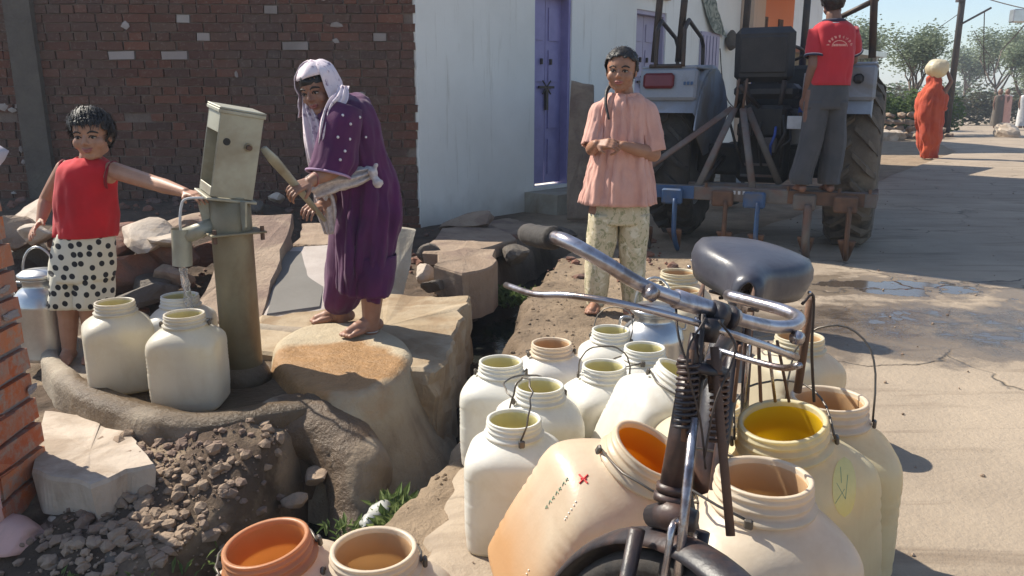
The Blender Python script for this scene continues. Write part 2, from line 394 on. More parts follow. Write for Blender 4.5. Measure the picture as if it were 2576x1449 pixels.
def M_plastic(name, c, tr, rough=.38, tf=.32, dirt=(.40, .28, .17), dz=None):
    s = N(name); co = s.co()
    col = s.mix(s.ramp(s.noise(9, 7, .7, dist=.5), .48, .72), c, tuple(c[i]*.72+dirt[i]*.28 for i in range(3)))
    z = s.n('SeparateXYZ'); s.put(z, 'Vector', co)
    low = s.math('ADD', z.outputs['Z'], s.math('MULTIPLY', s.noise(9, 5), .12))
    col = s.mix(s.ramp(low, .05, .16, (1, 1, 1), (0, 0, 0)), col, s.mix(.5, col, dirt))
    stv = s.n('Mapping', Scale=(5, 5, .8)); s.put(stv, 'Vector', co); col = s.mix(s.math('MULTIPLY', s.ramp(s.noise(3, 6, .7, vec=stv.outputs[0]), .5, .75), .45), col, tuple(c[i]*.6+dirt[i]*.25 for i in range(3)))
    if dz: col = s.mix(s.ramp(low, dz[0], dz[1], (1, 1, 1), (0, 0, 0)), col, dz[2])
    s.fin(col, rough, s.bump(s.math('ADD', s.noise(120, 3), s.math('MULTIPLY', s.noise(9, 3), 2)), .12, .004), 0, .4)
    t = s.n('BsdfTranslucent', Color=c4(tr)); mx = s.n('MixShader'); mx.inputs[0].default_value = tf
    s.t.links.new(s.b.outputs[0], mx.inputs[1]); s.t.links.new(t.outputs[0], mx.inputs[2]); s.t.links.new(mx.outputs[0], s.out.inputs[0])
    return s.m
mt['jar_white'] = M_plastic('white_jar_plastic', (.82, .80, .74), (.88, .82, .62), tf=.26)
def M_inner_glow(name, c):  # light glowing through the jar walls, put into the colour
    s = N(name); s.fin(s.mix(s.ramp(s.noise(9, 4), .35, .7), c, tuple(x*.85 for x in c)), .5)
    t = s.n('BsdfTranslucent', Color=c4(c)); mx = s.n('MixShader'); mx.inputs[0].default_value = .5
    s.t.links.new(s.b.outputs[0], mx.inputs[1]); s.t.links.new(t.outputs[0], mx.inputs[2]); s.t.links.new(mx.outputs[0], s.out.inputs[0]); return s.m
mt['glow_white'] = M_inner_glow('pale_yellow_jar_glow', (.86, .80, .46)); mt['glow_yellow'] = M_inner_glow('bright_yellow_jar_glow', (.92, .66, .03)); mt['glow_orange'] = M_inner_glow('orange_jar_glow', (.95, .45, .02)); mt['glow_beige'] = M_inner_glow('beige_jar_glow', (.78, .56, .34)); mt['glow_terra'] = M_inner_glow('terracotta_jar_glow', (.85, .42, .15))
mt['jar_white2'] = M_plastic('dusty_white_jar_plastic', (.74, .69, .59), (.80, .70, .50))
mt['jar_cream'] = M_plastic('cream_jar_plastic', (.72, .66, .50), (.76, .62, .28))
mt['jar_yellow'] = M_plastic('yellowed_jar_plastic', (.80, .73, .50), (.92, .74, .24), tf=.40)
mt['jar_beige'] = M_plastic('beige_jar_plastic', (.78, .67, .52), (.85, .66, .42))
mt['jar_orange'] = M_plastic('orange_stained_jar', (.70, .60, .44), (.85, .55, .22), tf=.3, dz=(.15, .33, (.60, .37, .19)))
mt['jar_terracotta'] = M_plastic('orange_brown_jar_neck', (.58, .28, .14), (.78, .33, .06), tf=.35)
mt['wire'] = M_plain('wire', (.16, .14, .12), .45, .7)
def water_mat():
    s = N('drain_water'); col = s.mix(s.ramp(s.noise(6, 5), .45, .7), (.018, .02, .018), (.04, .038, .03))
    return s.fin(col, .06, s.bump(s.noise(14, 3, dist=1), .25, .01), 0, .5)
mt['drain_water'] = water_mat()
def clear_water():
    s = N('falling_water'); s.fin((.9, .9, .9), .05); s.b.inputs['Transmission Weight'].default_value = .85; s.b.inputs['IOR'].default_value = 1.33; return s.m
mt['clear_water'] = clear_water()
# ------------------------------------------------------------------ ground
def lerp(a, b, t): return a+(b-a)*t
def sstep(a, b, x):
    t = max(0, min(1, (x-a)/(b-a))); return t*t*(3-2*t)
CH = [(-6, -1.35), (1.2, -1.15), (1.75, -.8), (2.3, -.55), (2.74, -.43), (3.4, -.32), (4.0, -.26), (4.9, -.12), (5.9, .12), (6.6, .37), (7.4, .62), (9, 1.3)]
def chx(y):
    for (a, xa), (b, xb) in zip(CH, CH[1:]):
        if y <= b: return lerp(xa, xb, max(0, (y-a))/(b-a))
    return CH[-1][1]
def gh(x, y):
    xc = chx(y); d = x-xc; n = fbm(x*1.3, y*1.3)
    right = .0+.012*n
    # banked dirt beside the drain where the girl stands
    right += .05*math.exp(-((x-.25)/.35)**2-((y-4.3)/.7)**2)
    left = lerp(-.12, .015, sstep(1.9, 2.66, y))+.27*sstep(4.4, 6.6, y)*(1-sstep(-2.6, -1.3, x))+.03*n
    if y < 2.9: left += .10*math.exp(-((x+.95)/.22)**2-((y-2.45)/.2)**2)+.05*fbm(x*4, y*4)*sstep(3, 2.7, y)
    side = sstep(-.12, .12, d)
    z = lerp(left, right, side)
    hw = .21 if y < 5 else lerp(.21, .14, min(1, (y-5)/1.5))
    if y > 1:
        e = abs(d)+.05*fbm(x*5+3, y*5)
        k = 1-sstep(hw-.05, hw+.09, e)
        z = lerp(z, -.36, k*(1-sstep(6.6, 7.6, y)))
    near = sstep(8, 5, y)*sstep(-4.5, -2.5, x)*(1-sstep(.7, 1.0, x))
    z += near*(.012*fbm(x*9, y*9)+.006*fbm(x*24, y*24))
    if x > 4 or y > 9:
        z += .05*fbm(x*.12, y*.12)*sstep(12, 30, y)
    return z
def axis(lo, hi, step, far0, far1, g=1.22):
    a = []; v = lo
    while v < hi: a.append(v); v += step
    s = step; b = []; v = hi
    while v < far1: b.append(v); s *= g; v += s
    b.append(far1); s = step; v = lo; c = []
    while v > far0: s *= g; v -= s; c.append(v)
    return c[::-1]+a+b
xs = axis(-2.9, 1.3, .022, -160, 260, 1.16); ys = axis(1.2, 6.6, .024, -60, 420, 1.14)
bm = bmesh.new(); rows = [[bm.verts.new((x, y, gh(x, y))) for x in xs] for y in ys]
for j in range(len(ys)-1):
    for i in range(len(xs)-1): bm.faces.new((rows[j][i], rows[j][i+1], rows[j+1][i+1], rows[j+1][i]))
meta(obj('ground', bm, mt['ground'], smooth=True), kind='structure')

# water lying in the open drain
bm = bmesh.new(); L = []; y = 1.3
while y < 6.9: L.append((bm.verts.new((chx(y)-.34, y, -.27)), bm.verts.new((chx(y)+.34, y, -.27)))); y += .1
for a, b in zip(L, L[1:]): bm.faces.new((a[0], a[1], b[1], b[0]))
meta(obj('drain_water', bm, mt['drain_water'], smooth=True), kind='structure')

# road: worn concrete sheet with a broken left edge
RE = [(-8, -.5), (1.5, -.3), (2.2, -.2), (2.8, -.08), (3.4, .16), (4.0, .75), (4.6, 1.0), (5.4, 1.25), (7, 2.0), (9, 3.6), (13, 6.2), (19, 10.5), (24, 12.5), (34, 17), (60, 30), (120, 60)]
def rex(y):
    for (a, xa), (b, xb) in zip(RE, RE[1:]):
        if y <= b: return lerp(xa, xb, (y-a)/(b-a))
    return RE[-1][1]
bm = bmesh.new(); ysr = axis(1.2, 7, .05, -8, 115, 1.12); rows = []
for y in ysr:
    x0 = rex(y)+.10*fbm(y*1.7, 3)+.03*fbm(y*9, 5); wd = 9+y*.35; r = [bm.verts.new((x0-.02, y, gh(x0-.02, y)-.03))]
    for k in range(40):
        t = (k/39)**1.5; x = x0+wd*t; zz = .022*sstep(0, .06, x-x0) if k else 0.004
        far = 1-sstep(7, 12, y)
        r.append(bm.verts.new((x, y, max(gh(x, y), 0 if y < 9 else -1)*(1 if y > 9 else .3)+.012+zz+.004*fbm(x*1.5, y*1.5)*far)))
    rows.append(r)
for a, b in zip(rows, rows[1:]):
    for i in range(len(a)-1): bm.faces.new((a[i], a[i+1], b[i+1], b[i]))
meta(obj('road', bm, mt['road'], smooth=True), kind='structure')

# ------------------------------------------------------------------ brick wall behind the pump
BY = 7.42; BX0, BX1 = -6.2, -.86
bw = empty('brick_wall', (-3, BY, 0), 'long dark unplastered brick wall behind the hand pump', 'wall')
bm = bmesh.new(); box(bm, ((BX0+BX1)/2, BY+.135, 1.35), BX1-BX0, .30, 3.3)
obj('mortar_core', bm, mt['mortar'], bw)
def brickmesh(w, h, d, seed, mat):
    random.seed(seed); b = bmesh.new(); box(b, (0, 0, 0), w, d, h, jit=.0035); m = tomesh(b, 'brick'); m.materials.append(mat); return m
stret = [brickmesh(.222, .066, .06, s, mt['brick_dark']) for s in range(4)]
head = [brickmesh(.108, .066, .06, s+9, mt['brick_dark']) for s in range(4)]
white = [brickmesh(.222, .066, .06, 30, mt['brick_white']), brickmesh(.108, .066, .06, 31, mt['brick_white'])]
random.seed(5); items = []
z = -.22; row = 0
while z < 2.95:
    x = BX0+(.12 if row % 2 else 0)+random.uniform(0, .04); hd = (row % 3 == 1)
    while x < BX1-.06:
        h = hd if random.random() > .15 else not hd; w = .108 if h else .222
        if x+w > BX1: w = .108; h = True
        if x+w > BX1+.02: break
        hole = abs(z-1.0) < .04 and any(abs(x+w/2-q) < .07 for q in (-4.62, -3.42, -2.58))
        if not hole: items.append((x+w/2, z, h))
        x += w+random.uniform(.010, .018)
    z += .078; row += 1
def vis(it):
    x, z, h = it
    return 1 if (-4.0 < x < -1.0 and .9 < z < 2.3) else 0
random.shuffle(items); items.sort(key=lambda t: -vis(t)); bmj = bmesh.new()
for k, (x, z, h) in enumerate(items):
    wz = random.random() < (.035 if z > 1.5 and x > -3.6 else .012); zz = z+.006*fbm(x*2, z*3); yy = BY-.004+random.uniform(-.009, .006)
    me = random.choice(head if h else stret) if not wz else white[1 if h else 0]
    if k < 298:
        o = bpy.data.objects.new('brick', me); COL.objects.link(o); o.parent = bw; o.location = V((x, yy, zz))-bw.location
        o.rotation_euler = (0, random.uniform(-.012, .012), random.uniform(-.02, .02))
    elif x > -6:
        n0 = len(bmj.verts); bmj.from_mesh(me); bmj.verts.ensure_lookup_table()
        mi = 1 if wz else 0
        for v in bmj.verts[n0:]: v.co += V((x, yy, zz))
        bmj.faces.ensure_lookup_table()
        for f in bmj.faces[-6:]: f.material_index = mi
meta(obj('brickwork', bmj, [mt['brick_dark'], mt['brick_white']], bw), kind='stuff')
bm = bmesh.new(); box(bm, (-4.33, BY-.03, 1.3), .24, .14, 3.2, jit=.01); obj('concrete_column', bm, mt['stone_dark'], bw)
for i in range(16):                          # mortar smears left on the wall face
    x = random.uniform(-4.9, -4.4) if i < 10 else random.uniform(-3.6, -1.2); z = random.uniform(.2, 1.2) if i < 10 else random.uniform(1.2, 2.1)
    me = rockmesh(random.uniform(.02, .07), .006, random.uniform(.015, .045), i+50, .5, 1); o = link('mortar_smear', me, bw, mt['brick_white'], False, False)
    o.location = V((x, BY-.042, z))-bw.location

# ------------------------------------------------------------------ whitewashed house
WD = V((.655, .756, 0)).normalized(); WN = V((WD.y, -WD.x, 0)); WC = V((-.85, 7.38, 0))
hs = empty('whitewashed_house', WC, 'long whitewashed house with purple door beside the tractor', 'house')
def wpt(s, z, out=0.0): return WC+WD*s+WN*out+V((0, 0, z))
def wbox(bm, s0, s1, z0, z1, o0, o1, mi=0, jit=0):
    R = Matrix((WD, -WN, V((0, 0, 1)))).transposed()
    box(bm, wpt((s0+s1)/2, (z0+z1)/2, (o0+o1)/2), s1-s0, abs(o1-o0), z1-z0, R, jit=jit, mi=mi)
LW = 6.4; HT = 4.6
D1 = (1.66, 2.30, .26, 2.30); D2 = (3.6, 4.3, .35, 2.26); W1 = (3.55, 4.25, 2.5, 2.9)
def hole_wall(parent, name, L, z1, holes, mat, o0=-.28, o1=0.0):
    bm = bmesh.new(); xs_ = sorted({0, L, *[h[0] for h in holes], *[h[1] for h in holes]}); zs_ = sorted({-.35, z1, *[h[2] for h in holes], *[h[3] for h in holes]})
    for a, b in zip(xs_, xs_[1:]):
        for c, d in zip(zs_, zs_[1:]):
            if any(h[0] <= a and b <= h[1] and h[2] <= c and d <= h[3] for h in holes): continue
            wbox(bm, a, b, c, d, o0, o1)
    bmesh.ops.remove_doubles(bm, verts=bm.verts[:], dist=1e-4)
    seen = {}; kill = []
    for f in bm.faces:
        k = tuple(sorted(v.index for v in f.verts)) if False else frozenset(v for v in f.verts)
        if k in seen: kill += [f, seen[k]]
        else: seen[k] = f
    bmesh.ops.delete(bm, geom=list(set(kill)), context='FACES')
    return obj(name, bm, mat, parent)
hole_wall(hs, 'wall', LW, HT, [D1, D2, W1], mt['wall_white'])
bm = bmesh.new(); wbox(bm, -.002, .26, -.35, HT, -4, -.282); obj('side_wall', bm, mt['wall_white'], hs)
bm = bmesh.new(); wbox(bm, -.15, LW+.1, HT, HT+.14, -4, .35); obj('roof', bm, mt['concrete'], hs)
bm = bmesh.new(); wbox(bm, 2.9, 6.2, -.3, .12, .004, .5, jit=.01); obj('plinth', bm, mt['concrete'], hs)
bm = bmesh.new(); wbox(bm, 1.5, 2.6, -.3, .22, .004, .45, jit=.01); obj('door_step', bm, mt['concrete'], hs)
def door(d, mat, name='door'):
    s0, s1, z0, z1 = d; bm = bmesh.new(); wbox(bm, s0+.04, (s0+s1)/2-.004, z0+.02, z1-.05, -.16, -.12); wbox(bm, (s0+s1)/2+.004, s1-.04, z0+.02, z1-.05, -.16, -.12)
    o = obj(name, bm, mat, hs)
    for q in (0, 1):
        a = s0+.09 if q == 0 else (s0+s1)/2+.05; b = (s0+s1)/2-.05 if q == 0 else s1-.09
        for zz in ((z0+.12, z0+.5), (z0+.62, z0+1.0), (z0+1.12, z0+1.45), (z0+1.55, z1-.15)):
            b2 = bmesh.new(); wbox(b2, a, b, zz[0], zz[1], -.119, -.108); obj('panel', b2, mat, o)
    m = (s0+s1)/2
    for (x0, x1, y0, y1) in ((m-.10, m-.08, 1.3, 1.36), (m+.06, m+.08, 1.3, 1.36), (m-.02, m+.02, .82, 1.04)):
        b2 = bmesh.new(); wbox(b2, x0, x1, z0+y0, z0+y1, -.107, -.08); obj('hasp', b2, mt['iron_dark'], o)
    b2 = bmesh.new(); wbox(b2, m-.13, m+.13, z0+1.05, z0+1.075, -.107, -.085)
    for a in (-.5, .5):
        p0 = wpt(m-.07, z0+1.06-.07*a*2, -.09); p1 = wpt(m+.07, z0+1.06+.07*a*2, -.09); tube(b2, [p0, p1], .008, 6)
    obj('latch', b2, mt['iron_dark'], o)
    b3 = bmesh.new(); wbox(b3, s0, s0+.038, z0, z1, -.19, -.02); wbox(b3, s1-.038, s1, z0, z1, -.19, -.02); wbox(b3, s0+.039, s1-.039, z1-.048, z1, -.19, -.02)
    obj('door_frame', b3, mat, hs); return o
door(D1, mt['door_purple']); door(D2, mt['door_lilac'])
bm = bmesh.new(); wbox(bm, W1[0], W1[1], W1[2], W1[3], -.2, -.17); w = obj('window', bm, mt['black_vinyl'], hs)
b2 = bmesh.new()
for k in range(5): tube(b2, [wpt(W1[0]+.12+k*.17, W1[2], -.05), wpt(W1[0]+.12+k*.17, W1[3], -.05)], .008, 6)
obj('window_bar', b2, mt['rust'], w)
b2 = bmesh.new(); wbox(b2, W1[0]-.06, W1[1]+.06, W1[2]-.09, W1[2]-.002, .001, .05); obj('window_sill', b2, mt['wall_cream'], hs)
bm = bmesh.new(); wbox(bm, 5.2, 5.73, 1.15, 2.1, .004, .03); sh = obj('shutter', bm, mt['door_lilac'], hs)
for k in range(5):
    b2 = bmesh.new(); wbox(b2, 5.24+k*.095, 5.305+k*.095, 1.2, 2.05, .031, .045); obj('slat', b2, mt['door_lilac'], sh)
# torn picture hanging on the wall, and a grey bag on a nail
bm = bmesh.new(); rows = []
for j in range(14):
    t = j/13; r = []
    for i in range(7):
        u = i/6; s_ = 5.12+.42*u+.34*t**1.6; z_ = 2.72-.62*t-.04*u+.03*nz((i, j, 0)); r.append(bm.verts.new(wpt(s_, z_, .02+.05*t*t+.02*nz((i*.8, j*.5, 2)))))
    rows.append(r)
for a, b in zip(rows, rows[1:]):
    for i in range(6): bm.faces.new((a[i], a[i+1], b[i+1], b[i]))
s = N('faded_print'); s.fin(s.mix(s.ramp(s.noise(9, 4, dist=1.5), .42, .6), (.34, .35, .28), (.10, .12, .10)), .8)
meta(obj('poster', bm, s.m, smooth=True), 'faded grey green poster curling off the whitewashed wall', 'poster')
bm = bmesh.new(); c = wpt(5.98, 2.02, .08)
ellip(bm, c, .09, .07, .15); capsule(bm, c+V((0, 0, .02)), .05, c+V((.14, .1, -.12)), .02); me = remesh(bm, .02, 2); displace(me, lambda p, n: .02*nz(p*9))
meta(link('cloth_bag', me, None, mt['stone_dark']), 'small grey cloth bag hanging by the faded poster', 'bag')
bm = bmesh.new(); tube(bm, smoothpath([wpt(5.75, 1.9, .03), wpt(5.85, 1.5, .04), wpt(6.05, 1.2, .04), wpt(6.35, 1.05, .05)], 5), .008, 5)
meta(obj('cable', bm, mt['iron_dark']), 'thin black cable drooping down the whitewashed wall', 'cable')
# long stone slab leaning on the wall by the purple door
bm = bmesh.new(); a = W(1425, 600, 7.7); a.z = .05; p = [a+V((0, 0, 0)), a+V((.30, .02, 0)), a+V((.26, .30, 1.28)), a+V((.03, .28, 1.32))]
polyslab(bm, [p[0], p[1], p[2], p[3]], .06, 3, .02, 6, V((.1, 1, -.25)).normalized())
meta(obj('leaning_slab', bm, mt['stone_brown']), 'tall reddish stone slab leaning beside the purple door', 'stone slab')

# ------------------------------------------------------------------ orange house and little grey shed further along
oh = empty('orange_house', WC+WD*7.6, 'orange painted house with projecting concrete canopy', 'house')
def owall(s0, s1, z0, z1, o0, o1, mat, name, parent=None, jit=0):
    bm = bmesh.new(); wbox(bm, s0, s1, z0, z1, o0, o1, jit=jit); return obj(name, bm, mat, parent or oh)
owall(6.41, 6.80, -.3, 4.0, -3.5, .20, mt['wall_cream'], 'pier')
owall(6.801, 8.15, -.3, 4.0, -3.5, .08, mt['wall_orange'], 'wall')
owall(6.45, 8.6, 2.95, 3.10, .205, 2.3, mt['wall_cream'], 'canopy')
owall(6.45, 8.6, 2.86, 2.948, .22, 2.15, mt['wall_orange'], 'beam')
owall(6.3, 8.5, 4.002, 4.15, -3.6, .45, mt['wall_cream'], 'roof')
for s_ in (6.98, 7.55):
    w = owall(s_, s_+.16, 2.0, 2.42, .082, .10, mt['wood'], 'window')
    for k in (0, 1): owall(s_+.02+k*.07, s_+.07+k*.07, 2.03, 2.39, .101, .108, mt['rust'], 'pane', w)
gs = empty('grey_shed', WC+WD*9, 'small weathered grey shed with tin roof past the orange house', 'shed')
owall(8.3, 10.6, -.3, 1.95, -2.5, .05, mt['concrete'], 'wall', gs); owall(8.2, 10.9, 1.952, 2.04, -2.6, .75, mt['alu'], 'roof', gs)
owall(9.0, 9.7, -.1, 1.7, .052, .08, mt['wood'], 'door', gs)
for k in range(2): owall(8.3+k*2.3, 8.37+k*2.3, -.2, 1.95, .6, .67, mt['whitebit'], 'post', gs)
fh = empty('added_far_house', V((4, 22, 0)), 'tall cream house added further back behind the shed to shade the far road', 'house')  # mostly unseen house, added so its shadow falls across the far road
bm = bmesh.new(); box(bm, (4.2, 24, 2.6), 7.2, 6, 5.6); obj('wall', bm, mt['wall_white'], fh)
bm = bmesh.new(); box(bm, (4.2, 24, 5.48), 7.7, 6.5, .14); obj('roof', bm, mt['concrete'], fh)
for k in range(3):
    bm = bmesh.new(); box(bm, (2.2+k*2.1, 20.96, 1.7), .8, .06, 1.0); obj('window', bm, mt['wood'], fh)

# ------------------------------------------------------------------ broken brick pillar at the left edge
px0 = V((-1.52, 2.16, -.16))
pl = empty('brick_pillar', px0, 'broken end of a brick wall with pink plaster at the left edge', 'wall')
TL = Ry(radians(-1.8))
def ploc(x, y, z): return px0+TL@V((x, y, z))
bm = bmesh.new(); box(bm, ploc(-.15, .12, .56), .285, .235, 1.16, TL, jit=.004); obj('mortar_core', bm, mt['mortar_grey'], pl)
random.seed(11); vb = [brickmesh(.112, .066, .10, s+70, mt['brick_orange']) for s in range(3)]+[brickmesh(.215, .066, .10, s+80, mt['brick_orange']) for s in range(2)]
for r in range(13):
    z = .045+r*.083
    lay = [(-.05, vb[random.randrange(3)]), (-.22, vb[3])] if r % 2 else [(-.107, vb[4]), (-.275, vb[0])]
    for x, me in lay:
        o = bpy.data.objects.new('brick', me); COL.objects.link(o); o.parent = pl; o.location = ploc(x+random.uniform(-.008, .01), .030, z)-px0
        o.rotation_euler = (random.uniform(-.03, .03), radians(-1.8)+random.uniform(-.03, .03), random.uniform(-.05, .05))
    for yy, me in ([(.115, vb[3])] if r % 2 else [(.06, vb[1]), (.178, vb[2])]):
        o = bpy.data.objects.new('brick', me); COL.objects.link(o); o.parent = pl; o.location = ploc(-.036+random.uniform(-.004, .006), yy, z)-px0; o.rotation_euler = (random.uniform(-.02, .02), radians(-1.8), pi/2+random.uniform(-.04, .04))
bm = bmesh.new(); polyslab(bm, [px0+V((-.34, -.03, .0)), px0+V((.018, -.035, -.02)), px0+V((.0, -.033, .50)), px0+V((-.16, -.03, .74)), px0+V((-.34, -.03, .8))], .03, 2, .012, 5, V((0, 1, 0)))
obj('plaster', bm, mt['wall_pink'], pl)
for i in range(9):
    me = rockmesh(random.uniform(.02, .05), .004, random.uniform(.008, .02), i+90, .5, 2); o = link('mortar_smear', me, pl, mt['mortar_grey'], False, False)
    yy = random.uniform(.02, .22); o.location = ploc(.020, yy, random.uniform(.05, 1.05))-px0; o.rotation_euler = (random.uniform(-.4, .4), radians(-1.8), pi/2)
me = rockmesh(.16, .14, .085, 21, .2, 3); o = link('whitewashed_cap', me, pl, mt['lilac'], True, False); o.location = V((-.075, .10, 1.17))
me = rockmesh(.19, .12, .05, 23, .25, 3); o = link('plaster_foot', me, pl, mt['wall_pink'], True, False); o.location = G(30, 1375, -.12)-px0+V((0, 0, .035)); o.scale = (.75, 1.2, .9)

# ------------------------------------------------------------------ pump platform
PZ = .125
def outline_mesh(name, pts, zt, zb, flare, mat, lip=0.0, lipw=.06, floor=0.0, seed=0, sub=8, label=None, cat=None, sm=True):
    P = smoothpath([V((p.x, p.y, 0)) for p in pts]+[V((pts[0].x, pts[0].y, 0))], sub)[:-1]; c = sum(P, V())/len(P); bm = bmesh.new()
    def rg(off, z, am=.01):
        r = []
        for p in P:
            d = (p-c).normalized(); q = p+d*off; r.append(bm.verts.new((q.x+am*nz((q.x*6, q.y*6, z*5+seed)), q.y+am*nz((q.x*6, q.y*6+9, z*5)), z+am*.7*nz((q.x*5, q.y*5, seed+4)))))
        return r
    rs = [rg(flare*(1-k/6)**1.25+.006, lerp(zb, zt-.03, k/6), .012) for k in range(7)]
    rs += [rg(-.004, zt-.014), rg(-.022, zt-.002), rg(-.03-lipw*.4, zt+lip*.2), rg(-.04-lipw, zt)]
    if floor: rs += [rg(-.055-lipw, zt-floor*.6), rg(-.08-lipw, zt-floor)]
    last = [(v.co.x, v.co.y) for v in rs[-1]]; zf = zt-floor
    for k in (.85, .7, .55, .4, .25, .1):
        rs.append([bm.verts.new((c.x+(x-c.x)*k, c.y+(y-c.y)*k, zf+.006*fbm((c.x+(x-c.x)*k)*5, (c.y+(y-c.y)*k)*5, seed))) for x, y in last])
    n = len(P)
    for a, b in zip(rs, rs[1:]):
        for i in range(n): bm.faces.new((a[i], a[(i+1) % n], b[(i+1) % n], b[i]))
    bm.faces.new(rs[-1]); bmesh.ops.recalc_face_normals(bm, faces=bm.faces[:])
    return meta(obj(name, bm, mat, smooth=sm), label, cat)
def wetcon(name, c1, c2, wetc, spots):
    s = N(name); co = s.n('NewGeometry').outputs['Position']
    col = s.mix(s.ramp(s.noise(3.5, 6, .65, vec=co), .35, .65), c1, c2)
    n3 = s.n('TexNoise', Scale=4.5, Detail=5); s.put(n3, 'Vector', co); sc = s.n('VectorMath', _operation='SCALE'); s.put(sc, 'i0', n3.outputs['Color']); sc.inputs['Scale'].default_value = .28
    ad = s.n('VectorMath', _operation='ADD'); s.put(ad, 'i0', co); s.put(ad, 'i1', sc.outputs[0]); wet = None
    for (x, y, rx, ry) in spots:
        mp = s.n('Mapping', _vector_type='POINT', Location=(-x-.14, -y-.14, 0)); s.put(mp, 'Vector', ad.outputs[0])
        m2 = s.n('Mapping', Scale=(1/rx, 1/ry, 0)); s.put(m2, 'Vector', mp.outputs[0]); ln = s.n('VectorMath', _operation='LENGTH'); s.put(ln, 'i0', m2.outputs[0])
        w = s.ramp(ln.outputs['Value'], .82, 1.0, (1, 1, 1), (0, 0, 0)); wet = w if wet is None else s.math('MAXIMUM', wet, w)
    fine = s.ramp(s.noise(16, 6, .7, vec=co), .35, .7)
    col = s.mix(wet, col, s.mix(fine, wetc, tuple(x*1.45 for x in wetc)))
    xyz = s.n('SeparateXYZ'); s.put(xyz, 'Vector', co); lw = s.math('ADD', xyz.outputs['Z'], s.math('MULTIPLY', s.noise(6, 5, vec=co), .30))
    stk = s.n('Mapping', Scale=(9, 9, 1.2)); s.put(stk, 'Vector', co); strk = s.ramp(s.noise(1, 5, .6, vec=stk.outputs[0]), .45, .62)
    side = s.math('MULTIPLY', s.ramp(lw, .10, .22, (1, 1, 1), (0, 0, 0)), s.math('ADD', s.math('MULTIPLY', strk, .5), .45))
    col = s.mix(side, col, s.mix(.35, (.17, .12, .08), col))
    r = s.mix(wet, (.88,)*3, (.38,)*3)
    return s.fin(col, r, s.bump(s.math('ADD', s.noise(50, 6, .7, vec=co), s.math('MULTIPLY', s.noise(9, 5, vec=co), 2)), .7, .014), 0, .3)
mt['basin'] = wetcon('basin_concrete', (.40, .34, .26), (.30, .24, .18), (.10, .068, .04), [(-1.15, 2.95, .66, .46), (-.88, 2.66, .42, .30)])
mt['disc'] = wetcon('disc_concrete', (.48, .40, .28), (.42, .34, .23), (.30, .17, .075), [(-.74, 2.98, .36, .38)])
bp = [G(*q, PZ) for q in ((140, 960), (250, 1018), (400, 1055), (560, 1062), (700, 1035), (805, 1012))]
bp += [V((-.62, 3.0, PZ)), V((-.75, 3.45, PZ)), V((-1.2, 3.7, PZ)), V((-1.75, 3.6, PZ)), V((-2.05, 3.35, PZ))]
outline_mesh('pump_platform', bp, PZ+.01, -.2, .05, mt['basin'], .02, .05, .05, 1, 8, 'low wet concrete basin with raised rim under the hand pump', 'platform')
dp = [G(*q, PZ+.03) for q in ((690, 905), (760, 965), (880, 995), (985, 950), (1030, 890), (1000, 840), (900, 812), (780, 815), (700, 850))]
outline_mesh('concrete_disc', dp, PZ+.03, -.38, .25, mt['disc'], .004, .03, .0, 2, 8, 'round sand coloured concrete pad the woman stands on', 'platform')
cp = [G(*q, PZ) for q in ((650, 880), (640, 800), (820, 775), (960, 740), (1180, 742), (1165, 800), (1140, 862), (1112, 935), (1040, 930))]
bm = bmesh.new(); polyslab(bm, cp, .42, 4, .045, 10)
bm.faces.ensure_lookup_table()
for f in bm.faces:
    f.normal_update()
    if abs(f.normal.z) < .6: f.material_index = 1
bmesh.ops.subdivide_edges(bm, edges=[e for e in bm.edges if abs(e.verts[0].co.z-e.verts[1].co.z) > .3], cuts=7)
for v in bm.verts:
    if v.co.z < PZ-.03: v.co += V((nz(v.co*14), nz(v.co*14+V((3, 0, 0))), 0))*.025
for v in bm.verts: v.co.z += .004*fbm(v.co.x*4, v.co.y*4)
meta(obj('concrete_walkway', bm, [mt['concrete_tan'], mt['stone_dark']], smooth=False), 'flat sandy concrete slab edging the drain behind the woman', 'slab')
# hump of old concrete running down to the drain
bm = bmesh.new(); pts = [G(690, 1085, .02), G(790, 1075, .02), G(855, 1110, -.02), G(905, 1190, -.10), G(900, 1290, -.20), G(880, 1370, -.27)]
for (a, b), (r0, r1) in zip(zip(pts, pts[1:]), ((.10, .12), (.12, .13), (.13, .12), (.12, .10), (.10, .08))): capsule(bm, a, r0, b, r1)
capsule(bm, G(600, 1085, .0), .07, pts[0], .10); capsule(bm, G(700, 1060, .03), .09, G(850, 1050, .02), .11); capsule(bm, G(850, 1050, .02), .11, G(930, 1130, -.12), .13)
me = remesh(bm, .018, 3); displace(me, lambda p, n: .014*fbm(p.x*5, p.y*5, p.z*5)+.004*fbm(p.x*25, p.y*25, p.z*25))
mt['hump'] = wetcon('hump_concrete', (.38, .31, .225), (.30, .225, .155), (.12, .08, .05), [(-.66, 2.5, .16, .34), (-.6, 2.72, .26, .12)])
meta(link('concrete_hump', me, None, mt['hump']), 'rounded wet concrete hump sloping from the basin to the drain', 'concrete block')

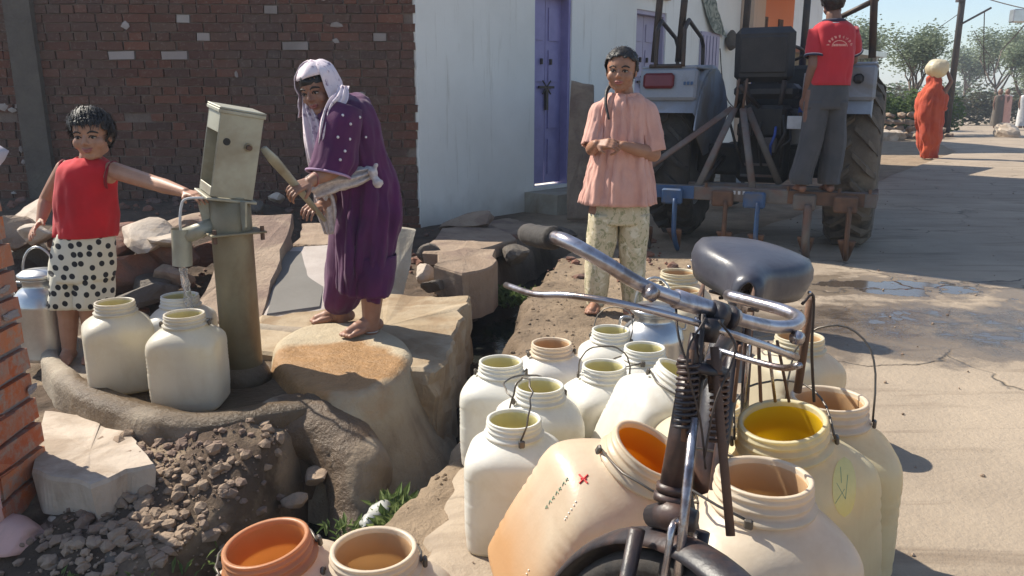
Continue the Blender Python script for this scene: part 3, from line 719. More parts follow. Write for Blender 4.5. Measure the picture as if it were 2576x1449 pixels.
# ------------------------------------------------------------------ slabs and stones around the pump
def slab(name, quad, th, mat, label, jag=.02, sub=6, cat='stone slab', down=V((0, 0, -1)), seed=1):
    bm = bmesh.new(); polyslab(bm, quad, th, seed, jag, sub, down); return meta(obj(name, bm, mat), label, cat)
slab('stone_slab', [G(478, 800, .10), G(655, 808, .10), W(737, 538, 5.2), W(612, 536, 5.2)], .10, mt['stone_brown'], 'long pinkish brown stone slab sloping up behind the pump pole', .03, 10)
q = [G(655, 812, .10), G(838, 795, .10), W(848, 612, 4.95), W(716, 622, 4.95)]
ws = slab('washing_slab', q, .14, mt['render_light'], 'sloping cement washing slab with smooth grey panel', .012, 8, seed=2)
c = sum(q, V())/4; nn = (q[1]-q[0]).cross(q[3]-q[0]).normalized()
pq = [lerp(q[0], q[2], .06)+(q[1]-q[0])*.0, q[0].lerp(q[1], .80)+(q[3]-q[0])*.09, q[0].lerp(q[1], .83)+(q[3]-q[0])*.88, q[3].lerp(q[2], .03)-(q[3]-q[0])*.09]
bm = bmesh.new(); polyslab(bm, [p+nn*.012 for p in pq], .01, 4, .004, 6, -nn); obj('grey_panel', bm, mt['render_grey'], ws)
slab('boulder_slab', [W(742, 615, 5.2), W(852, 612, 5.1), W(850, 560, 5.9), W(760, 562, 5.9)], .2, mt['stone_brown'], 'rough brown stone behind the grey washing slab', .05, 5, seed=8)
slab('upright_slab', [W(972, 765, 4.25), W(1018, 752, 4.3), W(1046, 578, 4.55), W(985, 566, 4.55)], .10, mt['concrete'], 'mossy grey concrete slab standing upright behind the woman', .02, 6, 'concrete slab', V((-.2, 1, -.1)).normalized(), 6)
slab('pale_slab', [G(100, 1030, .06), G(235, 1030, .06), G(335, 1085, .06), G(402, 1168, .06), G(330, 1178, .06), G(245, 1215, .06), G(160, 1200, .06), G(78, 1182, .06)], .13, mt['stone_pale'], 'broad pale stone slab beside the brick pillar', 0.035, 7, seed=5)
slab('leaning_pale_slab', [W(20, 560, 5.2), W(98, 560, 5.0), W(112, 490, 5.3), W(60, 520, 5.4)], .06, mt['stone_pale'], 'pale pinkish slab leaning behind the child in red', .015, 4, seed=7, down=V((0, 1, -.2)))
slab('block_stone', [G(1092, 668, .20), G(1160, 690, .16), G(1245, 668, .17), G(1248, 625, .2), G(1170, 622, .22), G(1100, 640, .22)], .30, mt['stone_brown'], 'big squared brown stone block by the drain', .03, 4, seed=9)
slab('flat_stone', [W(1062, 632, 5.4), W(1180, 640, 5.3), W(1300, 600, 6.3), W(1240, 565, 7.2), W(1110, 572, 6.8)], .09, mt['stone_brown'], 'flat cracked stone under the white wall corner', .04, 4, seed=10)
slab('flat_stone', [W(1170, 590, 6.6), W(1320, 585, 6.9), W(1420, 560, 7.9), W(1330, 540, 8.5), W(1230, 555, 7.6)], .10, mt['stone_brown'], 'reddish flat stone ledge below the purple door', .04, 4, seed=12)
def rock(px, py, z, sx, sy, sz, mat, label, seed, cat='stone', name='stone', rot=None, sub=3, rough=.14):
    me = rockmesh(sx, sy, sz, seed, rough, sub); o = link(name, me, None, mt[mat], False); o.location = G(px, py, z); rnd = random.Random(seed)
    o.rotation_euler = rot or (rnd.uniform(-.3, .3), rnd.uniform(-.3, .3), rnd.uniform(0, 3)); return meta(o, label, cat)
rocks = [
 (330, 690, .18, .22, .16, .13, 'stone_red', 'dark red broken stone between child and pump'),
 (300, 620, .32, .26, .2, .13, 'stone_red', 'red brown boulder beside the child\'s hip'),
 (415, 640, .26, .2, .2, .12, 'stone_red', 'reddish stone just left of the spout'),
 (425, 605, .36, .22, .16, .07, 'stone_pale', 'pale flat stone left of the spout with lit top'),
 (360, 590, .40, .24, .18, .08, 'stone_pale', 'rough pale stone on top of the red rubble'),
 (440, 700, .16, .12, .12, .10, 'stone_brown', 'small brown stone below the spout'),
 (350, 745, .10, .22, .14, .07, 'stone_dark', 'dark damp stone behind the left water jar'),
 (255, 700, .16, .16, .14, .12, 'stone_red', 'dark red stone beside the spotted shorts'),
 (80, 640, .25, .2, .16, .14, 'stone_dark', 'dark boulder behind the child with pale top'),
 (95, 590, .42, .15, .12, .07, 'stone_pale', 'small pale stone above the milk can'),
 (40, 590, .4, .2, .2, .12, 'stone_brown', 'brown stone at the far left behind the pillar'),
 (695, 498, .36, .10, .08, .06, 'stone_pale', 'small round pale stone at the foot of the brick wall'),
 (640, 520, .32, .14, .1, .07, 'stone_dark', 'dark stone beside the pump head at the wall foot'),
 (1075, 640, .12, .10, .1, .1, 'stone_dark', 'dark stone at the right of the upright slab'),
 (1070, 690, .10, .08, .07, .08, 'stone_pale', 'small pale chunk between upright slab and brown block'),
 (1090, 720, .09, .09, .08, .05, 'stone_dark', 'dark little stone on the end of the walkway'),
 (1290, 640, .04, .22, .15, .10, 'stone_dark', 'dark mossy stone at the edge of the drain'),
 (1380, 590, .05, .3, .2, .08, 'stone_dark', 'dark earth covered stone below the step'),
 (790, 1200, -.08, .06, .05, .04, 'stone_brown', 'crumbling brown clod beside the wet hump'),
 (740, 1255, -.1, .045, .04, .03, 'stone_brown', 'smaller brown clod in front of the crumbling one'),
 (130, 1290, -.12, .09, .07, .05, 'stone_pale', 'pale stone at the foot of the brick pillar'),
 (185, 1330, -.12, .11, .07, .05, 'stone_pale', 'grey pale stone in the bottom left rubble'),
 (300, 1330, -.13, .12, .1, .06, 'stone_brown', 'flat brown stone in the bottom left rubble'),
 (420, 1400, -.13, .11, .09, .06, 'stone_pale', 'dusty grey stone near the lower edge'),
 (230, 1410, -.13, .13, .1, .05, 'stone_dark', 'dark flat stone near the lower left corner'),
 (130, 1100, .05, .022, .012, .010, 'stone_dark', 'small dark clod lying on the pale slab'),
 (210, 600, .36, .22, .2, .12, 'stone_red', 'dark red boulder behind the child\'s arm'),
 (480, 560, .42, .24, .2, .09, 'stone_brown', 'brown boulder right behind the spout'),
 (505, 640, .2, .16, .14, .1, 'stone_red', 'reddish stone beside the pump pole on its left'),
 (380, 720, .12, .18, .14, .09, 'stone_dark', 'dark stone low in the rubble behind the jars'),
 (560, 560, .42, .2, .18, .09, 'stone_red', 'red brown stone at the top of the long slab'),
 (30, 700, .15, .2, .2, .12, 'stone_dark', 'dark stone near the milk can'),
 (890, 530, .35, .2, .15, .1, 'stone_brown', 'brown stone at the wall foot behind the woman'),
 (1180, 560, .12, .3, .2, .08, 'stone_brown', 'brown stone against the white wall base'),
 (2540, 335, .15, .55, .5, .35, 'stone_pale', 'pale stone heap at the right roadside'),
 (2150, 300, .1, .5, .4, .25, 'stone_pale', 'pale boulder at the roadside behind the tractor'),
]
for i, r in enumerate(rocks): rock(*r, seed=i+3)
# low rubble bank along the far left of the road
for i in range(6):
    p = V((11.2+i*.40+random.uniform(-.2, .2), 25+i*.35+random.uniform(-.5, .5), .12)); me = rockmesh(random.uniform(.25, .5), random.uniform(.2, .4), random.uniform(.15, .32), i+200, .2, 2)
    o = link('roadside_stone', me, None, mt['stone_pale'], False); o.location = p; meta(o, '%s pale stone %s of the far road edge' % (('small', 'rounded', 'angular', 'large', 'flat', 'lumpy', 'jagged')[i % 7], ('at the left end', 'near the bushes')[i // 3]), 'stone', 'stones along the far road edge')
# gravel and rubble nobody could count
def scatter(name, n, fn, mats, seed, label, cat, smin, smax):
    rnd = random.Random(seed); protos = [rockmesh(1, .8, .6, 400+k, .15, 1) for k in range(5)]; bm = bmesh.new()
    cnt = 0
    for _ in range(n*4):
        if cnt >= n: break
        p = fn(rnd)
        if p is None: continue
        cnt += 1; s = smin+(smax-smin)*rnd.random()**3.4; pr = rnd.choice(protos); n0 = len(bm.verts); f0 = len(bm.faces); bm.from_mesh(pr); bm.verts.ensure_lookup_table(); bm.faces.ensure_lookup_table()
        R = Rz(rnd.uniform(0, 6))@Rx(rnd.uniform(-.6, .6)); mi = rnd.randrange(len(mats))
        for v in bm.verts[n0:]: v.co = R@(v.co*s)+p
        for f in bm.faces[f0:]: f.material_index = mi
    return meta(obj(name, bm, mats), label, cat, kind='stuff')
def f_near(r):
    x, y = r.uniform(-2.6, -.5), r.uniform(1.45, 2.75)
    if x > chx(y)-.05 or (r.random() < .5 and y < 1.9): return None
    if r.random() > .7+.9*fbm(x*3, y*3): return None
    return V((x, y, gh(x, y)+.004))
scatter('rubble', 5200, f_near, [mt['stone_brown'], mt['ground'], mt['stone_dark'], mt['ground'], mt['stone_dark'], mt['ground']], 3, 'crumbled earth and gravel in front of the basin', 'rubble', .004, .038)
def f_bank(r):
    x, y = r.uniform(-.7, 1.2), r.uniform(1.5, 5.5); d = x-chx(y)
    if d < .18 or x > rex(y)+.1: return None
    if r.random() > math.exp(-(d-.2)*2.2): return None
    return V((x, y, gh(x, y)+.002))
scatter('bank_gravel', 700, f_bank, [mt['ground'], mt['stone_brown'], mt['stone_pale']], 4, 'loose grit along the right bank of the drain', 'gravel', .004, .018)
def f_back(r):
    x, y = r.uniform(-4.5, 1.2), r.uniform(4.2, 7.3)
    if abs(x-chx(y)) < .2: return None
    if y < 5.2 and -1.3 < x: return None
    return V((x, y, gh(x, y)+.01))
scatter('wall_foot_rubble', 700, f_back, [mt['stone_red'], mt['ground'], mt['stone_brown'], mt['stone_brown']], 5, 'dark rubble strewn along the foot of the brick wall', 'rubble', .01, .07)
def f_road(r):
    y = r.uniform(1.6, 14); x = rex(y)+.1+abs(r.gauss(0, 1.6))
    return V((x, y, .038))
scatter('road_grit', 260, f_road, [mt['stone_brown'], mt['ground']], 6, 'small grit scattered on the concrete road', 'gravel', .004, .014)
# weeds
def weeds(name, cx, cy, cz, rad, n, h, mat, label, cat='weeds', seed=1):
    rnd = random.Random(seed); bm = bmesh.new()
    for _ in range(n):
        a = rnd.uniform(0, 6.28); r = rad*sqrt(rnd.random()); b = V((cx+cos(a)*r, cy+sin(a)*r, cz)); L_ = h*rnd.uniform(.4, 1); d = V((rnd.gauss(0, .6), rnd.gauss(0, .6), 1)).normalized(); sd = V((-d.y, d.x, 0)).normalized() if abs(d.z) < .99 else V((1, 0, 0)); w = L_*.13
        m = b+d*L_*.6; t = b+d*L_+V((d.x, d.y, -.5))*L_*.3
        v = [bm.verts.new(q) for q in (b-sd*w*.4, b+sd*w*.4, m+sd*w, t, m-sd*w)]; bm.faces.new(v)
    return meta(obj(name, bm, mt[mat]), label, cat, kind='stuff')
g = G(1000, 1265, -.08); weeds('weeds', g.x, g.y, -.14, .10, 260, .09, 'weed', 'clump of green weeds at the drain edge', seed=2)
g = G(930, 1300, -.1); weeds('weeds', g.x-.1, g.y-.1, -.16, .16, 160, .06, 'weed', 'thin straggling weeds along the drain bottom', seed=3)
g = G(1370, 690, 0); weeds('weeds', .02, 5.35, -.18, .2, 300, .12, 'leaf', 'dark green weeds on the upper bank of the drain', seed=4)
g = G(700, 1400, -.13); weeds('dry_grass', -.95, 1.8, -.13, .35, 260, .05, 'weed', 'dry grass tufts in the foreground rubble', 'grass', seed=5)
weeds('dry_twigs', -1.25, 6.6, .3, .2, 140, .22, 'weed', 'wispy dry weeds beside the pump head at the wall', 'weeds', seed=6)
bm = bmesh.new(); g = G(925, 1320, -.12); capsule(bm, g, .028, g+V((.03, .09, .01)), .034); me = remesh(bm, .01, 1); displace(me, lambda p, n: .018*nz(p*30))
for v in me.vertices: v.co.z = -.12+(v.co.z+.12)*.7
mt['bag'] = M_plain('dirty_plastic', (.40, .40, .37), .5)
meta(link('plastic_bag', me, None, mt['bag']), 'crumpled pale plastic bag lying at the drain edge', 'bag')

# ------------------------------------------------------------------ distance: hedge, walls, trees, poles
def leafcloud(bm, c, rx, ry, rz, n, ls, rnd, hollow=.3):
    for _ in range(n):
        d = V((rnd.gauss(0, 1), rnd.gauss(0, 1), rnd.gauss(0, 1))).normalized(); r = hollow+(1-hollow)*rnd.random()**.6
        p = c+V((d.x*rx, d.y*ry, d.z*rz))*r; a = V((rnd.gauss(0, 1), rnd.gauss(0, 1), rnd.gauss(0, 1))).normalized(); x, y = perp(a); s = ls*rnd.uniform(.6, 1.3)
        v = [bm.verts.new(q) for q in (p-x*s, p+y*s*.5, p+x*s, p-y*s*.5)]; bm.faces.new(v)
def tree(px, d, h, spread, mat, label, seed, leaves=1500, ls=.06, sparse=.35, cat='tree', lift=.35, group=None):
    rnd = random.Random(seed); b = W(px, 400, d); b.z = gh(b.x, b.y); e = empty('tree', b, label, cat, group); bt = bmesh.new(); bl = bmesh.new()
    def grow(p, dr, L, r, lv):
        q = p+dr*L; tube(bt, [p, p.lerp(q, .5)+V((rnd.gauss(0, 1), rnd.gauss(0, 1), 0))*L*.04, q], [r, r*.85, r*.6], 6)
        if lv >= 2: leafcloud(bl, q, spread*.24, spread*.24, spread*.2, max(6, leaves//34), ls, rnd, .0)
        if lv < 4:
            for k in range(3 if lv else 5):
                a = rnd.uniform(0, 6.28); up = rnd.uniform(.5, 1.1); nd = (V((cos(a), sin(a), 0))*spread/h*1.15+V((0, 0, up))+dr*.5).normalized(); grow(q if k else p.lerp(q, .75), nd, L*rnd.uniform(.55, .8), r*.55, lv+1)
    grow(b, V((rnd.uniform(-.08, .08), 0, 1)), h*lift, h*.022, 0)
    obj('trunk', bt, mt['bark'], e, True); obj('crown', bl, mt[mat], e)
    return e
tree(2285, 29, 4.0, 2.2, 'leaf_pale', 'pale thin leaved tree behind the woman in orange', 1, 1300, .05)
tree(2480, 44, 5.2, 3.0, 'leaf_pale', 'hazy tall thin tree near the right edge', 5, 900, .07)
tree(2555, 36, 3.6, 2.2, 'leaf_pale', 'pale leafy tree cut by the right edge', 8, 1000, .06)
tree(2130, 34, 4.2, 2.6, 'leaf_pale', 'grey green tree seen beside the boy\'s shoulder', 12, 1100, .06)
tree(2400, 62, 5.5, 4, 'leaf_pale', 'far pale tree behind the electric pole', 15, 800, .1)
tree(2640, 52, 6, 4, 'leaf_pale', 'far pale tree beyond the right edge', 17, 700, .1)
def hedge(name, x0, x1, y, h, mat, label, n, ls, seed, th=1.2, cat='hedge'):
    rnd = random.Random(seed); bm = bmesh.new(); k = int((x1-x0)/(h*.45))+1
    for i in range(k):
        x = lerp(x0, x1, i/max(1, k-1)); hh = h*rnd.uniform(.65, 1.1); leafcloud(bm, V((x, y+rnd.uniform(-.3, .3), hh*.5)), h*.5, th*.5, hh*.55, n//k, ls, rnd, .1)
    return meta(obj(name, bm, mt[mat]), label, cat, kind='stuff')
hedge('bushes', 11.0, 14.6, 27.5, 1.7, 'leaf', 'bright green bushes behind the low stone wall', 9000, .075, 1)
hedge('thorn_hedge', 15.5, 36, 41, 1.9, 'leaf_hedge', 'grey brown brushwood hedge across the far end of the lane', 16000, .10, 2)
hedge('far_scrub', 2, 70, 75, 3.2, 'leaf_pale', 'pale far scrub on the horizon', 16000, .2, 3, 4)
bm = bmesh.new(); R0 = random.Random(4)
sw = empty('dry_stone_wall', V((12, 25.8, 0)), 'low dark stone wall at the end of the road', 'wall')
sp = [rockmesh(.22, .18, .13, 600+k, .15, 1) for k in range(5)]
for m in sp: m.materials.append(mt['stone_brown'])
for r in range(4):
    x = 10.4
    while x < 14.2-r*.35:
        o = bpy.data.objects.new('stone', R0.choice(sp)); COL.objects.link(o); o.parent = sw; o.location = V((x, 25.8+R0.uniform(-.08, .08), .12+r*.21))-sw.location; o.rotation_euler = (R0.uniform(-.4, .4), R0.uniform(-.4, .4), R0.uniform(0, 3)); x += .32
def pole(px, d, h, label, arm=True):
    b = W(px, 400, d); b.z = 0; e = empty('electric_pole', b, label, 'pole'); bm = bmesh.new(); tube(bm, [b+V((0, 0, -.2)), b+V((0, 0, h))], [.11, .085], 10); obj('post', bm, mt['iron_dark'], e, True)
    bm = bmesh.new(); box(bm, b+V((-.12, -.1, 4.55)), .2, .2, .55); obj('meter_box', bm, mt['iron_dark'], e)
    bm = bmesh.new(); tube(bm, [b+V((.0, -.1, 3.6)), b+V((.9, -.1, 4.1))], .035, 6); obj('bracket', bm, mt['iron_dark'], e)
    return b
p1 = pole(2372, 27, 8.5, 'tall dark electric pole behind the woman in orange')
p2 = W(2700, 400, 20); p2.z = 0
e = empty('lamp_pole', p2, 'pole just outside the right edge carrying a grey box', 'pole'); bm = bmesh.new(); tube(bm, [p2, p2+V((0, 0, 6))], .08, 8); obj('post', bm, mt['concrete'], e, True)
bm = bmesh.new(); c_ = W(2566, 40, 20); tube(bm, [p2+V((0, 0, c_.z)), c_], .03, 6); obj('arm', bm, mt['iron_dark'], e, True)
bm = bmesh.new(); box(bm, c_, .42, .2, .30, bev=.02); obj('lamp_box', bm, mt['alu'], e)
def wire_(a, b, sag, label, r=.016, n=16):
    bm = bmesh.new(); pts = []
    for i in range(n+1):
        t = i/n; p = a.lerp(b, t); p.z -= sag*4*t*(1-t); pts.append(p)
    tube(bm, pts, r, 5); return meta(obj('power_line', bm, mt['iron_dark']), label, 'wire')
far = W(2490, 60, 48)
wire_(p1+V((.1, 0, 4.6)), W(2700, 40, 24), .1, 'upper power line running right from the pole')
wire_(p1+V((.7, -.1, 4.0)), W(2520, 125, 30), 1.7, 'deeply sagging power line right of the pole')
wire_(W(2520, 125, 30), W(2640, -20, 24), .1, 'thick power line rising to the right edge', .02)
wire_(p1+V((-.1, 0, 3.9)), W(2200, 130, 40), .3, 'thin power line running left behind the tree', .012)
wire_(p1+V((.5, 0, 3.4)), W(2600, 135, 40), .9, 'thin lower power line right of the pole', .012)
# ------------------------------------------------------------------ water jars
def jarmesh(w, d, h, r):
    bm = bmesh.new(); prof = []
    def sc_(t):   # width factor along the height
        if t < .05: return .80+.17*sqrt(max(0, 1-(1-t/.05)**2))
        if t < .70: return .97+.03*sstep(.05, .2, t)
        if t < .87: return lerp(1, r*1.0/(w/2), sstep(.60, .915, t)**1.0) if False else 1-(1-r/(w/2)*1.02)*((t-.70)/.17)**2.1
        return r/(w/2)*1.02
    K = 46; rr = []
    for k in range(K+1):
        t = .885*k/K if k else 0; f = sc_(t); fd = sc_(t) if t < .70 else lerp(1, r*1.02/(d/2), ((t-.70)/.17)**2.1 if t < .87 else 1)
        e = 5.4 if t < .62 else lerp(5.4, 2.0, sstep(.62, .88, t)); z = h*t
        rr.append((V((0, 0, z)), V((w/2*f, 0, 0)), V((0, d/2*fd, 0)), e, t))
    def fn(k, i, a, p):
        t = rr[k][4]; cr = abs(sin(2*a)); v = 0
        if .1 < t < .26 or .42 < t < .60: v = -.018*(.5+.5*sin(t*h*2*pi/.0135))*sstep(.35, .9, cr)
        if .12 < t < .58: v -= .012*sstep(.3, .0, cr)
        return v
    ringloft(bm, [x[:4] for x in rr], 48, True, False, fn); return tomesh(bm, 'body')
def neckmesh(h, r):
    bm = bmesh.new(); z0 = h*.872; z1 = h; rr = []
    P = [(0, 1.02), (.05, 1.14), (.16, 1.16), (.22, 1.03), (.36, 1.0), (.42, 1.07), (.50, 1.08), (.56, 1.0), (.66, 1.0), (.72, 1.06), (.80, 1.06), (.85, 1.0), (.93, 1.03), (.985, 1.04), (1.0, .99), (.985, .93), (.93, .92), (.5, .92), (.0, .93), (-.15, .97)]
    for t, f in P: rr.append((V((0, 0, lerp(z0, z1, t))), V((r*f, 0, 0)), V((0, r*f, 0))))
    ringloft(bm, rr, 40, False, False); return tomesh(bm, 'neck')
JT = {}
def jar_template(kind, w, d, h, r):
    JT[kind] = dict(w=w, d=d, h=h, r=r, body=jarmesh(w, d, h, r), neck=neckmesh(h, r))
jar_template('std', .246, .225, .345, .068); jar_template('big', .325, .285, .48, .086); jar_template('mid', .265, .24, .375, .076)
def jar(px, py, kind, mat, label, group, z0=.03, yaw=0, lean=(0, 0), handle=None, neckmat=None, sc=1.0, y=None, line='glow_white'):
    T = JT[kind]; h = T['h']*sc
    up = V((lean[0], lean[1], 0)); up.z = sqrt(1-up.length_squared); sn = sqrt(max(0, 1-up.z**2))
    R = V((0, 0, 1)).rotation_difference(up).to_matrix()@Rz(yaw)       # leans the jar
    top = G(px, py, z0+h*up.z+T['w']*.42*sc*sn) if y is None else W(px, py, y)
    base = top-up*h
    e = empty('water_jar', base, label, 'jar', group); e.rotation_euler = R.to_euler(); e.scale = (sc,)*3
    b = link('body', T['body'].copy(), e, mt[mat], True, False); n = link('neck', T['neck'].copy(), e, mt[neckmat or mat], True, False)
    hh = T['h']; r = T['r']; bm = bmesh.new()
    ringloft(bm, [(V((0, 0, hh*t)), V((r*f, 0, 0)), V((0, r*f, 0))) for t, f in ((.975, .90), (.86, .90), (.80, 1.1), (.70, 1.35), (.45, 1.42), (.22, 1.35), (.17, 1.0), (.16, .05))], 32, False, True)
    link('inner_glow_cup', tomesh(bm), e, mt[line], True, False)  # added cup, coloured like the lit inside of translucent walls
    if handle is not None:
        r = T['r']*1.17; hz = T['h']*.905; a0, lean, ln = handle; ln = max(ln, r*1.75) if abs(lean) > 1.1 else ln   # a0: direction of the lugs, lean: angle of the wire from upright
        bm = bmesh.new(); ax = V((cos(a0), sin(a0), 0)); ay = V((-sin(a0), cos(a0), 0)); pts = []
        for i in range(17):
            t = i/16; u = -cos(pi*t); s = sin(pi*t); k = abs(s)**.7
            pts.append(ax*(r*u*(1+.12*s))+V((0, 0, hz))+(V((0, 0, 1))*cos(lean)+ay*sin(lean))*ln*k+ax*.006*nz((i, a0, ln))+ay*.010*nz((i*.7, ln*9, a0)))
        tube(bm, pts, .0026, 6); obj('wire_handle', bm, mt['wire'], e, True, False)
        for sgn in (-1, 1):
            bm = bmesh.new(); box(bm, ax*sgn*(r+.004)+V((0, 0, hz-.004)), .009, .016, .020, Rz(a0), bev=.003); obj('lug', bm, mt['wire'], e, False, False)
    return e
GR = 'water jars crowded on the ground behind the bicycle'
jar(1293, 1052, 'std', 'jar_white', 'white jar at the near left of the crowd with wire handle standing up', GR, yaw=-.1, handle=(1.9, -.25, .14))
jar(1357, 968, 'std', 'jar_white', 'white jar directly behind the near left one', GR, yaw=.12, handle=(.3, 1.45, .10))
jar(1260, 908, 'std', 'jar_white', 'white jar standing leftmost in the crowd beside the drain', GR, yaw=-.2, sc=.98, handle=(.2, 1.9, .05))
jar(1388, 862, 'std', 'jar_white', 'white jar with beige stained mouth in the back left of the crowd', GR, yaw=.1, neckmat='jar_beige', handle=(.1, 1.8, .09), sc=.98, line='glow_beige')
jar(1520, 918, 'std', 'jar_white', 'white jar in the middle of the crowd with thin handle over its mouth', GR, yaw=.3, handle=(-.4, -.6, .15), sc=.97)
jar(1537, 828, 'std', 'jar_white', 'white jar at the back of the crowd near the girl\'s feet', GR, yaw=-.1, handle=(2.7, -.5, .12), sc=.97)
jar(1622, 872, 'std', 'jar_white', 'white jar in front of the aluminium can', GR, yaw=.15, sc=.97, handle=(1.2, 1.9, .06))
jar(1720, 935, 'mid', 'jar_white', 'tilted white jar half hidden behind the bicycle fork', GR, yaw=.3, lean=(.38, -.05), handle=(2.8, 1.5, .11))
jar(1707, 683, 'mid', 'jar_cream', 'cream jar standing behind the handlebar near the girl', GR, yaw=.2, handle=(.2, 1.8, .05), sc=1.02, line='glow_beige')
jar(1722, 728, 'std', 'jar_cream', 'shorter cream jar in front of the other cream one', GR, yaw=.4, sc=1.0, line='glow_beige')
jar(2012, 845, 'mid', 'jar_cream', 'small cream jar behind the bicycle saddle', GR, yaw=.3, handle=(.5, 1.6, .1), line='glow_beige')
jar(1790, 1010, 'mid', 'jar_cream', 'cream jar hidden behind the bicycle frame', GR, yaw=.1, sc=1.0, line='glow_beige')
K_ = jar(1640, 1128, 'big', 'jar_orange', 'leaning jar with bright orange glow inside marked with a red cross', GR, yaw=.35, lean=(.44, -.20), line='glow_orange', sc=.94, handle=(2.9, 1.25, .15))
L_jar = jar(1968, 1056, 'big', 'jar_yellow', 'big jar with bright yellow glow in its mouth and worn yellow oval on its side', GR, yaw=.5, lean=(-.16, -.12), line='glow_yellow', handle=(2.4, -1.3, .14))
M_jar = jar(2086, 1000, 'big', 'jar_yellow', 'rightmost tall jar with tall wire handle standing over its beige mouth', GR, yaw=-.2, neckmat='jar_beige', handle=(2.9, -.3, .22), sc=.97, line='glow_beige')
jar(1922, 1196, 'big', 'jar_beige', 'big beige jar with fallen wire handle at the lower right', GR, yaw=.15, handle=(.9, 1.3, .16), sc=.98, line='glow_beige')
GP = 'jars cut by the lower edge of the picture'
jar(668, 1362, 'mid', 'jar_beige', 'jar with orange brown mouth at the lower edge', GP, yaw=.3, neckmat='jar_terracotta', lean=(-.14, -.06), line='glow_terra', handle=(.2, 1.7, .05), z0=.0)
jar(940, 1378, 'mid', 'jar_beige', 'beige jar beside the orange mouthed one at the lower edge', GP, yaw=-.2, handle=(.4, 1.8, .05), z0=.0, line='glow_beige')
GQ = 'jars on the wet basin by the pump'
jar(288, 758, 'std', 'jar_white2', 'dusty white jar at the child\'s feet', GQ, z0=.09, yaw=.5)
jar(463, 788, 'std', 'jar_white2', 'front white jar standing on the basin beside the pump pole', GQ, z0=.085, yaw=.05, handle=(.1, 1.75, .03))
jar(452, 742, 'std', 'jar_white', 'white jar under the spout being filled with water', GQ, z0=.085, yaw=.2)
# the printed marks on the leaning jar and the oval on the yellow one, fitted to the plastic
def decal_on(e, name, strokes, mat, r, origin, ux, uy, off=.0015):
    body = [c for c in e.children if c.name.startswith('body')][0]; me = body.data
    from mathutils.bvhtree import BVHTree
    bv = BVHTree.FromPolygons([v.co for v in me.vertices], [p.vertices for p in me.polygons]); bm = bmesh.new()
    for st in strokes:
        pts = []
        for (a, b) in smoothpath([V((s[0], s[1], 0)) for s in st], 4) and [(q.x, q.y) for q in smoothpath([V((s[0], s[1], 0)) for s in st], 4)]:
            q = origin+ux*a+uy*b; n, nr = bv.find_nearest(q)[0:2]; pts.append(n+nr*off)
        tube(bm, pts, r, 6)
    return obj(name, bm, mat, e, True, False)
# ------------------------------------------------------------------ milk cans
def can(px, py, z0, h, r, label, y=None, tilt=0):
    top = G(px, py, z0+h) if y is None else W(px, py, y); e = empty('milk_can', top-V((0, 0, h)), label, 'milk can')
    bm = bmesh.new(); P = [(0, .9), (.01, .97), (.03, 1), (.05, .985), (.58, .985), (.60, 1.01), (.62, .985), (.70, .93), (.76, .76), (.79, .62), (.80, .60), (.86, .60), (.87, .66), (.885, .66), (.89, .6)]
    ringloft(bm, [(V((0, 0, h*t)), V((r*f, 0, 0)), V((0, r*f, 0))) for t, f in P], 40); obj('body', bm, mt['alu'], e, True, False)
    bm = bmesh.new(); P = [(.89, .72), (.90, .745), (.93, .745), (.94, .70), (.97, .55), (.985, .2), (.99, .02)]
    ringloft(bm, [(V((0, 0, h*t)), V((r*f, 0, 0)), V((0, r*f, 0))) for t, f in P], 36); obj('lid', bm, mt['alu'], e, True, False)
    bm = bmesh.new(); pts = [V((r*.62*cos(a), r*.05, h*.93+r*1.0*sin(a))) for a in [pi*i/14 for i in range(15)]]
    tube(bm, pts, .005, 6); obj('handle', bm, mt['alu'], e, True, False)
    for s_ in (-1, 1):
        bm = bmesh.new(); tube(bm, smoothpath([V((s_*r*.66, 0, h*.83)), V((s_*r*1.02, 0, h*.82)), V((s_*r*1.06, 0, h*.70)), V((s_*r*.92, 0, h*.68))], 4), .006, 6); obj('side_handle', bm, mt['alu'], e, True, False)
    return e
can(1645, 760, .03, .36, .125, 'shiny aluminium milk can among the white jars', None)
can(96, 672, .02, .40, .115, 'dull aluminium milk can with lid behind the brick pillar', 3.35)

# ------------------------------------------------------------------ hand pump
PY = 3.0; pb = G(612, 930, PZ); pb = V((pb.x, pb.y, .08)); hp = empty('hand_pump', pb, 'grey green steel hand pump with tilted box head', 'hand pump')
pt = V((pb.x, pb.y, .815))
bm = bmesh.new(); tube(bm, [pb, pb+V((0, 0, .60)), pb+V((0, 0, .602)), pt], .076, 36); obj('pedestal', bm, mt['galv_rust'], hp, True)
bm = bmesh.new(); ringloft(bm, [(pb+V((0, 0, z)), V((r, 0, 0)), V((0, r, 0))) for z, r in ((-.02, .12), (.04, .10), (.07, .084))], 24); obj('base_collar', bm, mt['basin'], hp, True)
bm = bmesh.new(); R = Rz(radians(35)); box(bm, pb+V((0, 0, .606)), .205, .205, .008, R, bev=.002); obj('flange', bm, mt['galv_rust'], hp)
for k in range(4):
    a = radians(35+45+90*k); bm = bmesh.new(); c = pb+V((cos(a)*.125, sin(a)*.125, .606)); tube(bm, [c-V((0, 0, .03)), c+V((0, 0, .022))], .008, 6); obj('bolt', bm, mt['rust'], hp)
